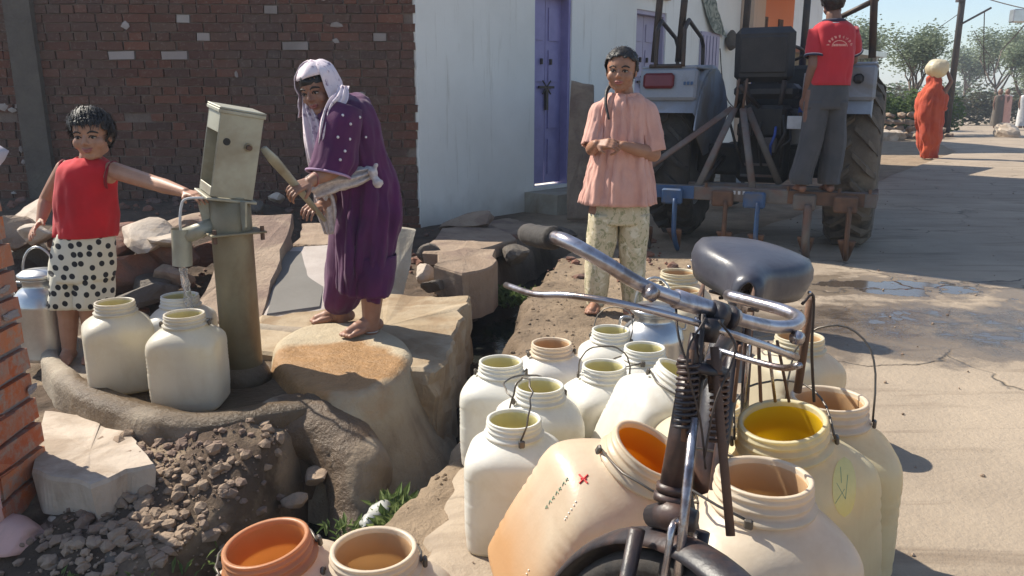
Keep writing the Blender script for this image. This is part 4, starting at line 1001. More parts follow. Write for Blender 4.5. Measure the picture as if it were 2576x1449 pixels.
for k in range(3):
    a = radians(200+120*k); d = V((cos(a), sin(a), 0)); bm = bmesh.new(); s = V((-d.y, d.x, 0))*.004
    v = [pt+d*.07+V((0, 0, -.01)), pt+d*.115+V((0, 0, -.01)), pb+d*.10+V((0, 0, .63)), pb+d*.08+V((0, 0, .612))]
    L = [[bm.verts.new(p+s*q) for p in v] for q in (-1, 1)]; bm.faces.new(L[0]); bm.faces.new(L[1][::-1])
    for i in range(4): bm.faces.new((L[0][i], L[1][i], L[1][(i+1) % 4], L[0][(i+1) % 4]))
    obj('gusset', bm, mt['galv'], hp)
HR = Ry(radians(12))@Rz(radians(36)); hc = pt+V((-.014, 0, .004))
def hb(name, c, s, mat='galv', bev=.002, parent=None):
    bm = bmesh.new(); box(bm, hc+HR@V(c), *s, HR, bev=bev); return obj(name, bm, mt[mat], parent or hp)
a_, b_, H_ = .158, .145, .325
hb('bottom_plate', (0, 0, .0), (a_+.028, b_+.028, .010))
hb('side_panel', (0, -b_/2, .168), (a_, .005, .32)); hb('side_panel', (0, b_/2, .168), (a_, .005, .32)); hb('back_panel', (a_/2-.003, 0, .168), (.005, b_-.006, .32))
hb('front_panel', (-a_/2+.0035, 0, .285), (.006, b_-.006, .085)); hb('front_panel', (-a_/2+.0035, 0, .026), (.006, b_-.006, .035))
hb('top_cover', (0, 0, .333), (a_+.012, b_+.012, .007))
hb('cover_rim', (0, -b_/2-.0055, .322), (a_+.012, .004, .014)); hb('cover_rim', (-a_/2-.0055, 0, .322), (.004, b_+.012, .014))
hb('chain_block', (.01, 0, .16), (.05, .05, .2), 'mill')
def disc(name, c, r, n, mat, th=.004, parent=None):
    bm = bmesh.new(); tube(bm, [c, c+n*th], r, 18); return obj(name, bm, mt[mat], parent or hp)
n_ = HR@V((0, -1, 0)); disc('axle_hole', hc+HR@V((-.045, -b_/2-.0025, .215)), .0135, n_, 'mill', .0015)
disc('axle_washer', hc+HR@V((.035, -b_/2-.0025, .205)), .016, n_, 'galv_rust', .004); disc('axle_nut', hc+HR@V((.035, -b_/2-.006, .205)), .010, n_, 'rust', .014)
h0 = W(662, 372, 3.06); h1 = W(745, 468, 3.24); h2 = W(818, 556, 3.34)
bm = bmesh.new(); tube(bm, [h0, h0.lerp(h1, .3), h1, h2], [(.006, .014), (.008, .022), (.008, .017), (.006, .009)], 10, flat=V((0, 1, 0))); obj('handle', bm, mt['galv'], hp, True)
sp0 = pb+V((-.05, -.02, .635)); sp1 = G(455, 596, .60); sp1 = W(452, 594, 2.96)
bm = bmesh.new(); tube(bm, [sp0, sp1+V((.02, 0, 0))], .030, 20); obj('spout_pipe', bm, mt['galv'], hp, True)
sp2 = W(459, 668, 2.955); bm = bmesh.new(); tube(bm, [sp1+V((.008, 0, .028)), sp1+V((.006, 0, -.02)), sp2], .036, 22, cap=False); obj('spout_sleeve', bm, mt['galv'], hp, True)
bm = bmesh.new(); tube(bm, smoothpath([W(535, 498, 2.95), W(470, 500, 2.93), W(456, 520, 2.93), W(453, 560, 2.93), W(456, 590, 2.95)], 5), .005, 6); obj('bracket_rod', bm, mt['whitebit'], hp, True)
bm = bmesh.new(); q = W(452, 745, 3.0); pts = [sp2.lerp(V((sp2.x+.01, sp2.y+.01, q.z-.06)), t) for t in [i/10 for i in range(11)]]
tube(bm, pts, [.014+.004*sin(i*2.1) for i in range(11)], 10)
for k in range(3): tube(bm, [p+V((.012*cos(k*2+i*.5), .012*sin(k*2+i*.5), 0)) for i, p in enumerate(pts)], .004, 5)
meta(obj('falling_water', bm, mt['clear_water'], None, True), 'stream of water falling from the pump spout', 'water')

# ------------------------------------------------------------------ tractor
TO = V((2.15, 6.82, .03)); TF = V((.43, .903, 0)).normalized(); TR = V((TF.y, -TF.x, 0)); TM = Matrix((TR, TF, V((0, 0, 1)))).transposed()
def tp(r, f, z): return TO+TR*r+TF*f+V((0, 0, z))
tr = empty('tractor', TO, 'dusty tractor with grey fenders seen from behind', 'tractor')
def tb(name, r, f, z, sr, sf, sz, mat, bev=.008, R=None, parent=None):
    bm = bmesh.new(); box(bm, tp(r, f, z), sr, sf, sz, TM@(R or Matrix.Identity(3)), bev=bev); return obj(name, bm, mt[mat], parent or tr)
def tt(name, pts, r, mat, seg=10, sm=True, parent=None):
    bm = bmesh.new(); tube(bm, [tp(*p) for p in pts], r, seg); return obj(name, bm, mt[mat], parent or tr, sm)
def wheel(rr, ff, R_, wd, mat, lugs, outs):
    c = tp(rr, ff, R_); w = empty('wheel', c); w.parent = tr; w.matrix_parent_inverse = Matrix(); w.location = c-TO
    def ring(prof, seg=48):
        bm = bmesh.new(); L = []
        for (x, r) in prof:
            L.append([bm.verts.new(TR*x+TF*(r*cos(2*pi*i/seg))+V((0, 0, r*sin(2*pi*i/seg)))) for i in range(seg)])
        for a, b in zip(L, L[1:]):
            for i in range(seg): bm.faces.new((a[i], a[(i+1) % seg], b[(i+1) % seg], b[i]))
        return bm
    h = wd/2; rim = R_*.62
    o = obj('tyre', ring([(-h*.7, rim), (-h, rim+.05), (-h*1.08, R_*.82), (-h*.93, R_*.93), (-h*.5, R_*.965), (0, R_*.975), (h*.5, R_*.965), (h*.93, R_*.93), (h*1.08, R_*.82), (h, rim+.05), (h*.7, rim)]), mt[mat], w, True, False)
    obj('rim', ring([(-h*.7, rim), (-h*.6, rim-.03), (-h*.2, rim-.05), (-.02, rim*.6), (-.02, .02), (.02, .02), (.02, rim*.6), (h*.2, rim-.05), (h*.6, rim-.03), (h*.7, rim)]), mt['fender'], w, True, False)
    if lugs:
        bm = bmesh.new(); L = []
        for k in range(6):     # curved lug bar from the centre to the shoulder
            t = k/5; a = .26*t; x = h*(.03+1.02*t); r0 = R_*(.975 if t < .6 else lerp(.975, .86, (t-.6)/.4)); r1 = r0+.036*(1-.2*t); wd_ = .030/R_
            row = []
            for (aa, rr_) in ((a-wd_, r0-.01), (a-wd_*.7, r1), (a+wd_*.7, r1), (a+wd_, r0-.01)): row.append(bm.verts.new(V((x, rr_*cos(aa), rr_*sin(aa)))))
            L.append(row)
        for a, b in zip(L, L[1:]):
            for i in range(3): bm.faces.new((a[i], a[i+1], b[i+1], b[i]))
        bm.faces.new(L[0]); bm.faces.new(L[-1][::-1]); me = tomesh(bm, 'tread_lug'); me.materials.append(mt[mat]); me2 = me.copy()
        for v in me2.vertices: v.co.x *= -1
        me2.flip_normals()
        for k in range(lugs):
            for m, off in ((me, 0), (me2, .5)):
                o = bpy.data.objects.new('tread_lug', m); COL.objects.link(o); o.parent = w
                o.rotation_euler = (TM@Rx(2*pi*(k+off)/lugs)).to_euler()
    return w
wheel(.70, 0, .66, .34, 'tyre_dusty', 21, 1); wheel(-.70, 0, .66, .34, 'tyre_dark', 21, -1)
wheel(.62, 2.05, .36, .16, 'tyre_dusty', 0, 1); wheel(-.62, 2.05, .36, .16, 'tyre_dark', 0, -1)
for s_ in (-1, 1):
    # fender: curved shell over the wheel, closed inner side, flat rear face with the lamp
    bm = bmesh.new(); L = []; c = (0, .66)
    for k in range(15):
        a = radians(150-115*k/14); rad = .80 if k > 2 else .80; rowp = []
        for x in (.47, .48, .90 if s_ < 0 else .80, .91 if s_ < 0 else .81): 
            q = rad if x in (.48, .90, .80) else rad-.06
            rowp.append(bm.verts.new(tp(s_*x, c[0]+q*cos(a), c[1]+q*sin(a)*.98)))
        L.append(rowp)
    for a, b in zip(L, L[1:]):
        for i in range(3): bm.faces.new((a[i], a[i+1], b[i+1], b[i]) if s_ > 0 else (a[i+1], a[i], b[i], b[i+1]))
    f = obj('fender', bm, mt['fender'], tr, True)
    bm = bmesh.new(); pv = [tp(s_*.468, .74*cos(radians(a)), .66+.755*sin(radians(a))) for a in range(160, 29, -10)]+[tp(s_*.468, .25, .75), tp(s_*.468, -.3, .7)]
    A = [bm.verts.new(p) for p in pv]; B = [bm.verts.new(p-TR*s_*.012) for p in pv]; bm.faces.new(A); bm.faces.new(B[::-1])
    for i in range(len(A)): bm.faces.new((A[i], B[i], B[(i+1) % len(A)], A[(i+1) % len(A)]))
    bmesh.ops.recalc_face_normals(bm, faces=bm.faces[:]); obj('inner_panel', bm, mt['fender'], tr)
    tb('rear_panel', s_*(.70 if s_ < 0 else .64), -.60, 1.27, .46 if s_ < 0 else .36, .10, .25, 'fender', .02, Rx(radians(-8)), f)
    tb('top_plate', s_*(.70 if s_ < 0 else .64), -.33, 1.405, .45 if s_ < 0 else .35, .58, .02, 'fender', .006, None, f)
    l = tb('tail_lamp', s_*.77 if s_ < 0 else .70, -.660, 1.30, .25 if s_ < 0 else .07, .03, .12 if s_ < 0 else .07, 'lamp_red' if s_ < 0 else 'black_vinyl', .02, Rx(radians(-8)))
    for k in range(3 if s_ < 0 else 1): tb('badge', s_*.56+k*.028, -.664, 1.28, .018, .004, .026, 'blue_paint', .002, Rx(radians(-8)))
    for kx, off in ((.62, .0), (.84, .0)) if s_ < 0 else ():       # grab rails standing on the fender
        hh = .36; pts = [(s_*(kx-.03), -.62, 1.41), (s_*(kx-.03), -.62, 1.41+hh*.78), (s_*(kx-.03), -.50, 1.41+hh), (s_*(kx-.03), -.02, 1.41+hh*.72), (s_*(kx-.03), .06, 1.41+hh*.55), (s_*(kx-.03), .08, 1.41)]
        P = []
        for a, b in zip(pts, pts[1:]): P += [V(a), V(a).lerp(V(b), .1), V(a).lerp(V(b), .9)]
        tt('grab_rail', [tuple(p) for p in P]+[pts[-1]], .017, 'iron_dark', 8)
    if s_ < 0: tt('rail_foot', [(s_*.60, -.62, 1.415), (s_*.86, -.62, 1.415)], .016, 'iron_dark', 8)
# folded canopy posts
for s_, xs_ in ((-1, (.66, .86)), (1, (.77,))):
    for x in xs_:
        tt('canopy_post', [(s_*x, -.50, 1.45), (s_*(x-.03), -.50, 1.95), (s_*(x-.14 if s_ < 0 and x > .7 else x), -.5, 2.9)], .028, 'iron_dark', 8)
tt('post_cap', [(.77, -.5, 2.10), (.77, -.5, 2.42)], .042, 'whitebit', 10)
tt('canopy_post', [(-.80, -.50, 2.15), (-.66, -.5, 2.9)], .024, 'iron_dark', 8); tt('canopy_post', [(-.62, -.50, 2.15), (-.80, -.5, 2.9)], .024, 'iron_dark', 8)
tt('canopy_brace', [(.77, -.5, 1.98), (.50, -.42, 1.90), (.46, -.4, 1.86)], .020, 'iron_dark', 8); tt('canopy_brace', [(.77, -.5, 1.86), (.50, -.42, 1.74)], .020, 'iron_dark', 8)
tt('canopy_post', [(-.30, .3, 1.0), (-.26, .3, 2.9)], .03, 'iron_dark', 8)
# seat and drive line
tb('seat_back', -.02, -.30, 1.50, .46, .10, .42, 'black_vinyl', .045, Rx(radians(6))); tb('seat_cushion', .0, -.08, 1.22, .50, .42, .12, 'black_vinyl', .04)
tb('seat_pad', -.02, -.352, 1.50, .36, .02, .28, 'black_vinyl', .008, Rx(radians(6)))
tt('seat_strut', [(-.15, -.33, 1.3), (-.1, -.2, .95)], .02, 'iron_dark'); tt('seat_strut', [(.15, -.33, 1.3), (.1, -.2, .95)], .02, 'iron_dark')
tb('rear_axle', 0, 0, .66, 1.10, .26, .26, 'mill', .03); tb('gearbox', 0, .25, .78, .42, .9, .60, 'mill', .04); tb('hydraulic_housing', 0, -.1, .98, .36, .5, .26, 'mill', .03)
tb('engine', 0, 1.4, .85, .40, 1.3, .55, 'mill', .04); tb('bonnet', 0, 1.35, 1.28, .56, 1.35, .34, 'blue_tractor', .05); tb('dash', 0, .62, 1.25, .5, .12, .4, 'mill', .03)
tb('blue_side_panel', .33, .25, 1.18, .10, .5, .34, 'blue_tractor', .03); tb('toolbox', .40, -.08, 1.30, .14, .22, .08, 'whitebit', .02)
bm = bmesh.new(); cc = tp(0, .42, 1.55); pts = [cc+TR*(.2*cos(a))+(TF*.3+V((0, 0, .95))).normalized().cross(TR)*(.2*sin(a)) for a in [2*pi*i/20 for i in range(21)]]
tube(bm, pts, .014, 8); obj('steering_wheel', bm, mt['iron_dark'], tr, True); tt('steering_column', [(0, .42, 1.55), (0, .62, 1.2)], .02, 'iron_dark')
tt('exhaust', [(.12, 1.1, 1.4), (.12, 1.1, 2.3)], .032, 'iron_dark')
for x in (-.32, .32): tt('lift_arm', [(x, .0, .72), (x*1.15, -.62, .52)], .022, 'iron_dark')
for x in (-.34, .34): tt('lift_rod', [(x*.8, -.2, 1.05), (x*1.1, -.45, .58)], .016, 'rust')
for k in range(3): tb('drawbar_plate', 0, -.32, .46+.09*k, .34-.05*k, .02, .02, 'frame_grey', .003)
tb('footboard', .38, .35, .58, .3, .6, .02, 'frame_grey'); tb('footboard', -.38, .35, .58, .3, .6, .02, 'frame_grey')
tt('hydraulic_hose', [(-.1, -.25, 1.15), (-.16, -.42, .95), (-.1, -.38, .75)], .014, 'mill'); tt('hydraulic_hose', [(.12, -.22, 1.15), (.2, -.45, .9), (.1, -.36, .7)], .014, 'mill')
for k in range(5): tt('hydraulic_hose', [(-.2+.1*k, -.2, 1.12-.03*k), (-.24+.12*k, -.44, 1.0-.04*k), (-.18+.09*k, -.42, .8), (-.12+.07*k, -.34, .62)], .011, ('mill', 'rust', 'mill', 'blue_tractor', 'mill')[k])
for k in range(4): tt('lever', [(.26+.04*k, -.05+.05*k, 1.1), (.28+.045*k, -.12+.05*k, 1.36+.03*k)], .008, ('whitebit', 'iron_dark', 'rust', 'iron_dark')[k])
tb('number_plate', .30, -.40, .98, .2, .012, .1, 'whitebit', .004); tb('valve_block', -.12, -.37, .92, .12, .07, .10, 'iron_dark', .01); tb('valve_block', .08, -.37, .80, .10, .06, .12, 'frame_grey', .01)
tb('blue_side_panel', .30, .0, 1.02, .10, .35, .2, 'blue_tractor', .03)
# ------------------------------------------------------------------ cultivator
B0 = G(2207, 500, .50); CU = V((TR.x, TR.y, 0))
def cpnt(s, f=0.0, z=.50): p = B0-CU*s+TF*f; p.z = z; return p
cu = empty('cultivator', cpnt(1, 0, 0), 'rusty blue and brown tine cultivator behind the tractor', 'cultivator')
def cb(name, s, f, z, ss, sf, sz, mat, bev=.004, R=None):
    bm = bmesh.new(); box(bm, cpnt(s, f, z), ss, sf, sz, TM@(R or Matrix.Identity(3)), bev=bev); return obj(name, bm, mt[mat], cu)
cb('main_beam', 1.05, 0, .485, 2.1, .07, .105, 'frame_grey', .006); cb('rear_beam', .95, .40, .49, 1.9, .07, .08, 'frame_grey', .006)
for s in (.03, 2.05): cb('end_beam', s, .2, .489, .06, .33, .07, 'rust')
cb('blue_plate', 1.46, -.04, .486, .34, .006, .098, 'blue_paint', .002)
cb('rust_plate', .34, -.04, .486, .52, .006, .096, 'rust', .002)
for k in range(7): cb('letter_mark', 1.02-k*.035, -.0375, .50, .018, .003, .026, 'whitebit', 0)
for i, (s, mat) in enumerate(((.17, 'rust'), (.45, 'frame_grey'), (.80, 'blue_paint'), (1.04, 'rust'), (1.42, 'blue_paint'), (1.66, 'frame_grey'), (1.95, 'rust'))):
    f0 = -.03 if i % 2 == 0 else .0
    cb('clamp', s+.03, f0-.045, .455, .16, .05, .12, mat, .012)
    if i % 2: cb('clamp', s+.03, .40, .44, .14, .09, .10, 'rust', .012)
    bm = bmesh.new(); P = smoothpath([cpnt(s, f0-.06, .44), cpnt(s, f0-.07, .30), cpnt(s, f0-.06, .18), cpnt(s, f0+.02, .08), cpnt(s, f0+.09, .03)], 4)
    tube(bm, P, (.018, .035) if i != 1 else (.03, .04), 8, flat=TR); t = obj('tine', bm, mt[mat], cu, True)
    bm = bmesh.new(); c = cpnt(s, f0-.01, .075); L = []
    for k in range(6):
        u = k/5; w = .055*(1-u)**.8+.008; L.append((cpnt(s, f0-.06+.16*u, .20-.19*u), CU*w, V((0, 0, .01))+TF*.008))
    ringloft(bm, L, 10); obj('shovel', bm, mt['rust'], t, True)
for k, (s, f) in enumerate(((.25, -.04), (.6, -.04), (1.2, -.04), (1.75, -.04), (.05, -.04))):
    bm = bmesh.new(); p = cpnt(s, f, .535); tube(bm, [p, p+V((0, 0, .03))], .012, 6); obj('bolt', bm, mt['rust'], cu)
ap = cpnt(1.05, .30, 1.12)
for name, a, b in (('mast_bar', cpnt(1.27, 0, .53), ap-CU*.03), ('mast_bar', cpnt(.86, 0, .53), ap+CU*.03), ('mast_brace', cpnt(1.85, .02, .53), ap-CU*.05), ('mast_brace', cpnt(.72, .42, .53), ap+CU*.05+TF*.1)):
    bm = bmesh.new(); tube(bm, [a, b], (.027, .010), 8, flat=TR); obj(name, bm, mt['frame_grey'], cu, True)
bm = bmesh.new(); tube(bm, [ap-CU*.03, ap+V((0, 0, .22))-CU*.02+TF*.05], (.02, .01), 8); tube(bm, [ap+CU*.03, ap+V((0, 0, .22))+CU*.04+TF*.05], (.02, .01), 8); obj('mast_head', bm, mt['rust'], cu, True)
bm = bmesh.new(); tube(bm, [ap+V((0, 0, .16)), tp(0, -.25, 1.05)], .018, 8); obj('top_link', bm, mt['iron_dark'], cu, True)

# ------------------------------------------------------------------ bicycle
bk = empty('bicycle', V((.3, 1.3, 0)), 'old black roadster bicycle with chrome handlebar and grey saddle', 'bicycle')
def bt(name, pts, r, mat, seg=12, parent=None, flat=None, sub=0, cap=True):
    pts = [V(p) for p in pts]; pts = smoothpath(pts, sub) if sub else pts
    bm = bmesh.new(); tube(bm, pts, r, seg, cap=cap, flat=flat); return obj(name, bm, mt[mat], parent or bk, True)
S_ = V((.256, 1.006, .906)); yaw_ = .40; Ln = .355
u0 = V((cos(yaw_), sin(yaw_), 0)); bv_ = V((-sin(yaw_), cos(yaw_), 0)); k0 = V((0, 0, 1))
bu = u0*cos(Ln)-k0*sin(Ln); bkk = k0*cos(Ln)+u0*sin(Ln)
def hbp(a, b, c): return S_+bu*a+bv_*b+bkk*c
L_path = [hbp(0, 0, 0), hbp(-.06, -.002, .0), hbp(-.115, .004, .004), hbp(-.165, .020, .016), hbp(-.198, .050, .024), hbp(-.203, .085, .024), hbp(-.198, .12, .020), hbp(-.190, .195, .016)]
R_path = [hbp(0, 0, 0), hbp(.06, -.002, .0), hbp(.115, .0, .004), hbp(.158, .008, .014), hbp(.190, .034, .026), hbp(.196, .072, .030), hbp(.190, .12, .028), hbp(.184, .19, .024)]
bt('handlebar', L_path[::-1][:-1]+R_path, .0093, 'bar_dark', 16, sub=5)
gp = smoothpath(L_path[-3:], 5); rr_ = [.0142+.0016*(i % 2) for i in range(len(gp))]; bt('grip', gp, rr_, 'rubber', 16)
lv = [hbp(-.01, -.028, -.020), hbp(-.09, -.022, -.022), hbp(-.145, .0, -.028), hbp(-.178, .05, -.040), hbp(-.196, .10, -.055), hbp(-.200, .185, -.062)]
bt('brake_lever', lv, .0045, 'bar_dark', 8, sub=5)
rv = [hbp(.0, -.028, -.020), hbp(.09, -.026, -.022), hbp(.165, -.012, -.026)]; bt('brake_rod', rv, .0055, 'chrome', 8, sub=4)
bt('brake_lever', [hbp(.186, -.002, -.036), hbp(.20, .04, -.05), hbp(.198, .10, -.058), hbp(.19, .18, -.065)], .005, 'chrome', 8, sub=4)
bt('lever_pivot', [hbp(-.112, -.018, .0), hbp(-.100, -.018, -.004)], .010, 'bar_dark', 12); bt('lever_pivot', [hbp(.150, -.010, .0), hbp(.160, -.010, .0)], .010, 'chrome', 12)
bt('bar_sleeve', [hbp(-.055, 0, 0), hbp(.05, 0, 0)], .0125, 'bar_dark', 16)
bt('bar_clamp', [hbp(.004, -.006, -.004), hbp(.020, -.006, -.004)], .019, 'bike_black', 14); bt('bar_clamp', [hbp(.030, -.006, -.003), hbp(.036, -.006, -.003)], .018, 'bike_black', 14)
h_t = W(1748, 905, .985); h_b = W(1688, 1243, .945); st_top = hbp(-.006, -.004, -.012)
bt('stem', [st_top, W(1768, 840, .995), h_t], .0115, 'chrome', 14); bt('stem_lug', [W(1790, 800, .985), W(1782, 860, .98)], [.017, .010], 'bike_black', 12)
bt('head_tube', [h_t, h_b], .0168, 'bike_black', 20)
for t, r in ((.0, .0215), (.06, .0195), (.93, .0205), (1.0, .022)):
    p = h_t.lerp(h_b, t); d = (h_b-h_t).normalized(); bt('head_ring', [p, p+d*.010], r, 'bike_black', 18)
def coil(name, a, b, R_, r, turns, mat):
    a, b = V(a), V(b); d = (b-a); x, y = perp(d); n = turns*12
    bt(name, [a+d*(i/n)+x*R_*cos(2*pi*i/12)+y*R_*sin(2*pi*i/12) for i in range(n+1)], r, mat, 6)
coil('fork_spring', W(1733, 905, .955), W(1722, 1085, .935), .0128, .0026, 12, 'bike_black')
coil('fork_spring', W(1812, 935, .96), W(1806, 1120, .94), .0105, .0024, 12, 'rust')
bt('spring_rod', [W(1738, 880, .955), W(1722, 1110, .93)], .005, 'rust'); bt('brake_rod', [W(1797, 872, .965), W(1815, 1100, .93), W(1838, 1348, .88)], .0058, 'rust')
bt('brake_rod', [W(1746, 1050, .93), W(1722, 1290, .89), W(1706, 1449, .86)], .0062, 'chrome'); bt('brake_rod', [W(1770, 790, .965), W(1757, 940, .955), W(1752, 1070, .945)], .003, 'iron_dark')
bt('spring_plate', [W(1706, 905, .965), W(1760, 925, .955), W(1825, 938, .965)], (.013, .007), 'bike_black', 8); bt('spring_plate', [W(1796, 905, .965), W(1802, 985, .96)], .010, 'rust', 8)
bt('lamp_bracket', [W(1752, 840, .975), W(1745, 870, .97), W(1742, 935, .95)], .008, 'bike_black', 8)
bt('fork_crown', [W(1640, 1298, .955), W(1690, 1296, .925), W(1752, 1312, .91)], [.015, .021, .014], 'bike_black', 14)
fa = (h_t-h_b).normalized(); fwd = V((sin(yaw_), -cos(yaw_), 0)); C_ = V((.205, .93, .65)); wn = fwd.cross(fa).normalized(); A_ = W(1772, 1346, .875)-fa*.372
fd = fwd; fu = wn.cross(fwd).normalized(); 
if fu.z < 0: fu = -fu
for s in (-1, 1): bt('fork_blade', [C_+wn*.052*s+V((0, 0, -.02)), C_+wn*.055*s-fa*.2, A_+wn*.05*s], [.0105, .0095, .008], 'bike_black', 10)
bt('mudguard_stay', smoothpath([W(1705, 1310, .90), W(1690, 1330, .885), W(1680, 1400, .875), W(1668, 1470, .87)], 4), .005, 'chrome', 8)
def bwheel(A, f, u, n, R_, parent):
    w = empty('wheel', V((0, 0, 0))); w.parent = parent; w.location = A-parent.location
    def circ(r, seg=64): return [A+f*(r*cos(2*pi*i/seg))+u*(r*sin(2*pi*i/seg)) for i in range(seg)]
    def ringt(name, r, a, mat, seg=64):
        bm = bmesh.new(); L = []
        for p in circ(r, seg):
            d = (p-A).normalized(); L.append([bm.verts.new(p+(d*cos(t)+n*sin(t))*a) for t in [2*pi*k/10 for k in range(10)]])
        for i in range(seg):
            for k in range(10): bm.faces.new((L[i][k], L[(i+1) % seg][k], L[(i+1) % seg][(k+1) % 10], L[i][(k+1) % 10]))
        o = obj(name, bm, mt[mat], None, True); o.data.transform(Matrix.Translation(-A)); o.parent = w; return o
    ringt('tyre', R_-.02, .019, 'rubber'); ringt('rim', R_-.042, .010, 'chrome')
    bm = bmesh.new()
    for k in range(32):
        a = 2*pi*k/32; b = a+.35*(1 if k % 2 else -1); s = n*(.03 if k % 4 < 2 else -.03); tube(bm, [A+(f*cos(a)+u*sin(a))*(R_-.045), A+(f*cos(b)+u*sin(b))*.02+s], .0012, 4)
    o = obj('spokes', bm, mt['chrome']); o.data.transform(Matrix.Translation(-A)); o.parent = w; meta(o, kind='stuff')
    bm = bmesh.new(); tube(bm, [A-n*.045, A+n*.045], .018, 12); o = obj('hub', bm, mt['chrome'], None, True); o.data.transform(Matrix.Translation(-A)); o.parent = w
    return w
def mudguard(A, f, u, n, R_, a0, a1, parent):
    bm = bmesh.new(); L = []
    for i in range(40):
        a = lerp(a0, a1, i/39); d = f*cos(a)+u*sin(a); row = []
        for k in range(11):
            t = lerp(-1.25, 1.25, k/10); row.append(bm.verts.new(A+d*(R_-.022)+(d*cos(t)+n*sin(t))*.034))
        row += [bm.verts.new(A+d*(R_-.022)+(d*cos(t)+n*sin(t))*.0318) for t in [lerp(1.25, -1.25, k/10) for k in range(11)]]
        L.append(row)
    m = len(L[0])
    for a, b in zip(L, L[1:]):
        for k in range(m): bm.faces.new((a[k], a[(k+1) % m], b[(k+1) % m], b[k]))
    bm.faces.new(L[0]); bm.faces.new(L[-1][::-1]); bmesh.ops.recalc_face_normals(bm, faces=bm.faces[:])
    return obj('mudguard', bm, mt['bike_black'], parent, True)
bwheel(A_, fd, fu, wn, .335, bk); mudguard(A_, fd, fu, wn, .35, radians(20), radians(200), bk)
SD = W(1898, 640, 1.50); bf = V((.30, .95, 0)).normalized(); SL = radians(9)
fside = V((bf.y, -bf.x, 0)); sside = fside*cos(SL)-k0*sin(SL); sup = k0*cos(SL)+fside*sin(SL)
BB = V((.36, 1.33, .29)); RA = V((.50, 1.80, .33))
hu = h_t.lerp(h_b, .25); hl = h_t.lerp(h_b, .8); ST = SD-sup*.10
bt('top_tube', [hu, ST-sup*.05], .013, 'bike_black'); bt('down_tube', [hl, BB], .014, 'bike_black'); bt('seat_tube', [ST-sup*.03, BB], .014, 'bike_black'); bt('seat_post', [SD-sup*.05, ST-sup*.04], .012, 'chrome')
for s in (-1, 1):
    bt('seat_stay', [ST-sup*.05+fside*.02*s, RA+fside*.06*s], .008, 'bike_black'); bt('chain_stay', [BB+fside*.03*s, RA+fside*.06*s], .009, 'bike_black')
bwheel(RA, -bf, V((0, 0, 1)), fside, .325, bk); mudguard(RA, -bf, V((0, 0, 1)), fside, .345, radians(10), radians(200), bk)
bt('chain_guard', [BB+fside*.05, RA+fside*.05+V((0, 0, .02))], (.05, .008), 'chrome', 12, flat=V((0, 0, 1))); bt('chainring', [BB+fside*.035, BB+fside*.042], .09, 'chrome', 28); bt('crank', [BB+fside*.06, BB+fside*.065+V((0, 0, .16))], .008, 'chrome')
bt('crank', [BB-fside*.06, BB-fside*.065-V((0, 0, .16))], .008, 'chrome'); bt('pedal', [BB-fside*.07-V((0, 0, .16)), BB-fside*.15-V((0, 0, .16))], (.03, .012), 'rubber', 8)
car = [RA+V((0, 0, .40))-bf*.12+fside*.06, RA+V((0, 0, .40))+bf*.24+fside*.06, RA+V((0, 0, .40))+bf*.24-fside*.06, RA+V((0, 0, .40))-bf*.12-fside*.06]
bt('carrier', car+[car[0]], .005, 'rust'); 
for s in (-1, 1): bt('carrier_stay', [RA+fside*.065*s, RA+V((0, 0, .40))+bf*.1+fside*.06*s], .004, 'rust')
bt('rear_stay', [W(2040, 752, 1.62), W(2006, 985, 1.66)], .009, 'rust'); bt('strap', [W(2018, 765, 1.58), W(2046, 745, 1.60), W(2042, 880, 1.60), W(2048, 1010, 1.62)], .0035, 'iron_dark', 6, sub=4)
for k, (x0, x1) in enumerate(((1862, 1846), (1884, 1872), (1908, 1914), (1932, 1950), (1955, 1985))):
    bt('wire_stay', [W(x0, 870-k*3, 1.30+.05*k), W(x1, 1010, 1.36+.05*k)], .0035, 'chrome' if k % 2 else 'rust', 6)
for k, pts in enumerate((((1775, 800, .96), (1728, 900, .93), (1762, 1060, .92), (1775, 1180, .91)), ((1808, 805, .95), (1850, 880, .94), (1800, 1010, .92), (1772, 1150, .91)), ((1700, 765, .99), (1708, 850, .96), (1745, 960, .94)))): bt('cable', [W(*q) for q in pts], .0016, 'iron_dark', 6, sub=6)
# saddle
bm = bmesh.new(); Ls = []
SP = [(.130, .03, -.016, .025), (.122, .080, -.004, .042), (.095, .112, .004, .056), (.05, .120, .006, .062), (.0, .106, .003, .062), (-.045, .074, -.002, .058), (-.08, .044, -.007, .054), (-.115, .030, -.012, .050), (-.142, .026, -.020, .042), (-.152, .014, -.030, .028)]
cs = smoothpath([V((a, b, c)) for a, b, c, d in SP], 3); ds = smoothpath([V((d, 0, 0)) for a, b, c, d in SP], 3)
for (q, dd) in zip(cs, ds):
    row = []; f_, w_, z_ = q.x, q.y, q.z; dp_ = dd.x
    for k in range(21):
        t = lerp(-1, 1, k/20); at = abs(t)
        if at < .62: xx = w_*.90*(at/.62)*(1 if t > 0 else -1); zz = z_-.012*(at/.62)**2.5+.006*(1-at)
        else:
            e = (at-.62)/.38; xx = (w_*.90+w_*.10*sin(min(1, e*1.6)*pi/2)-w_*.12*e*e)*(1 if t > 0 else -1); zz = z_-.012-dp_*e**1.15
        row.append(bm.verts.new(SD+bf*f_+sside*xx+sup*zz))
    Ls.append(row)
for a, b in zip(Ls, Ls[1:]):
    for k in range(20):
        f = bm.faces.new((a[k], a[k+1], b[k+1], b[k])); f.material_index = 1 if (k < 5 or k > 14) else 0
bm.faces.new(Ls[0]).material_index = 1
sd = obj('saddle', bm, [mt['saddle'], mt['saddle_side']], bk, True); m_ = sd.modifiers.new('s', 'SOLIDIFY'); m_.thickness = .003
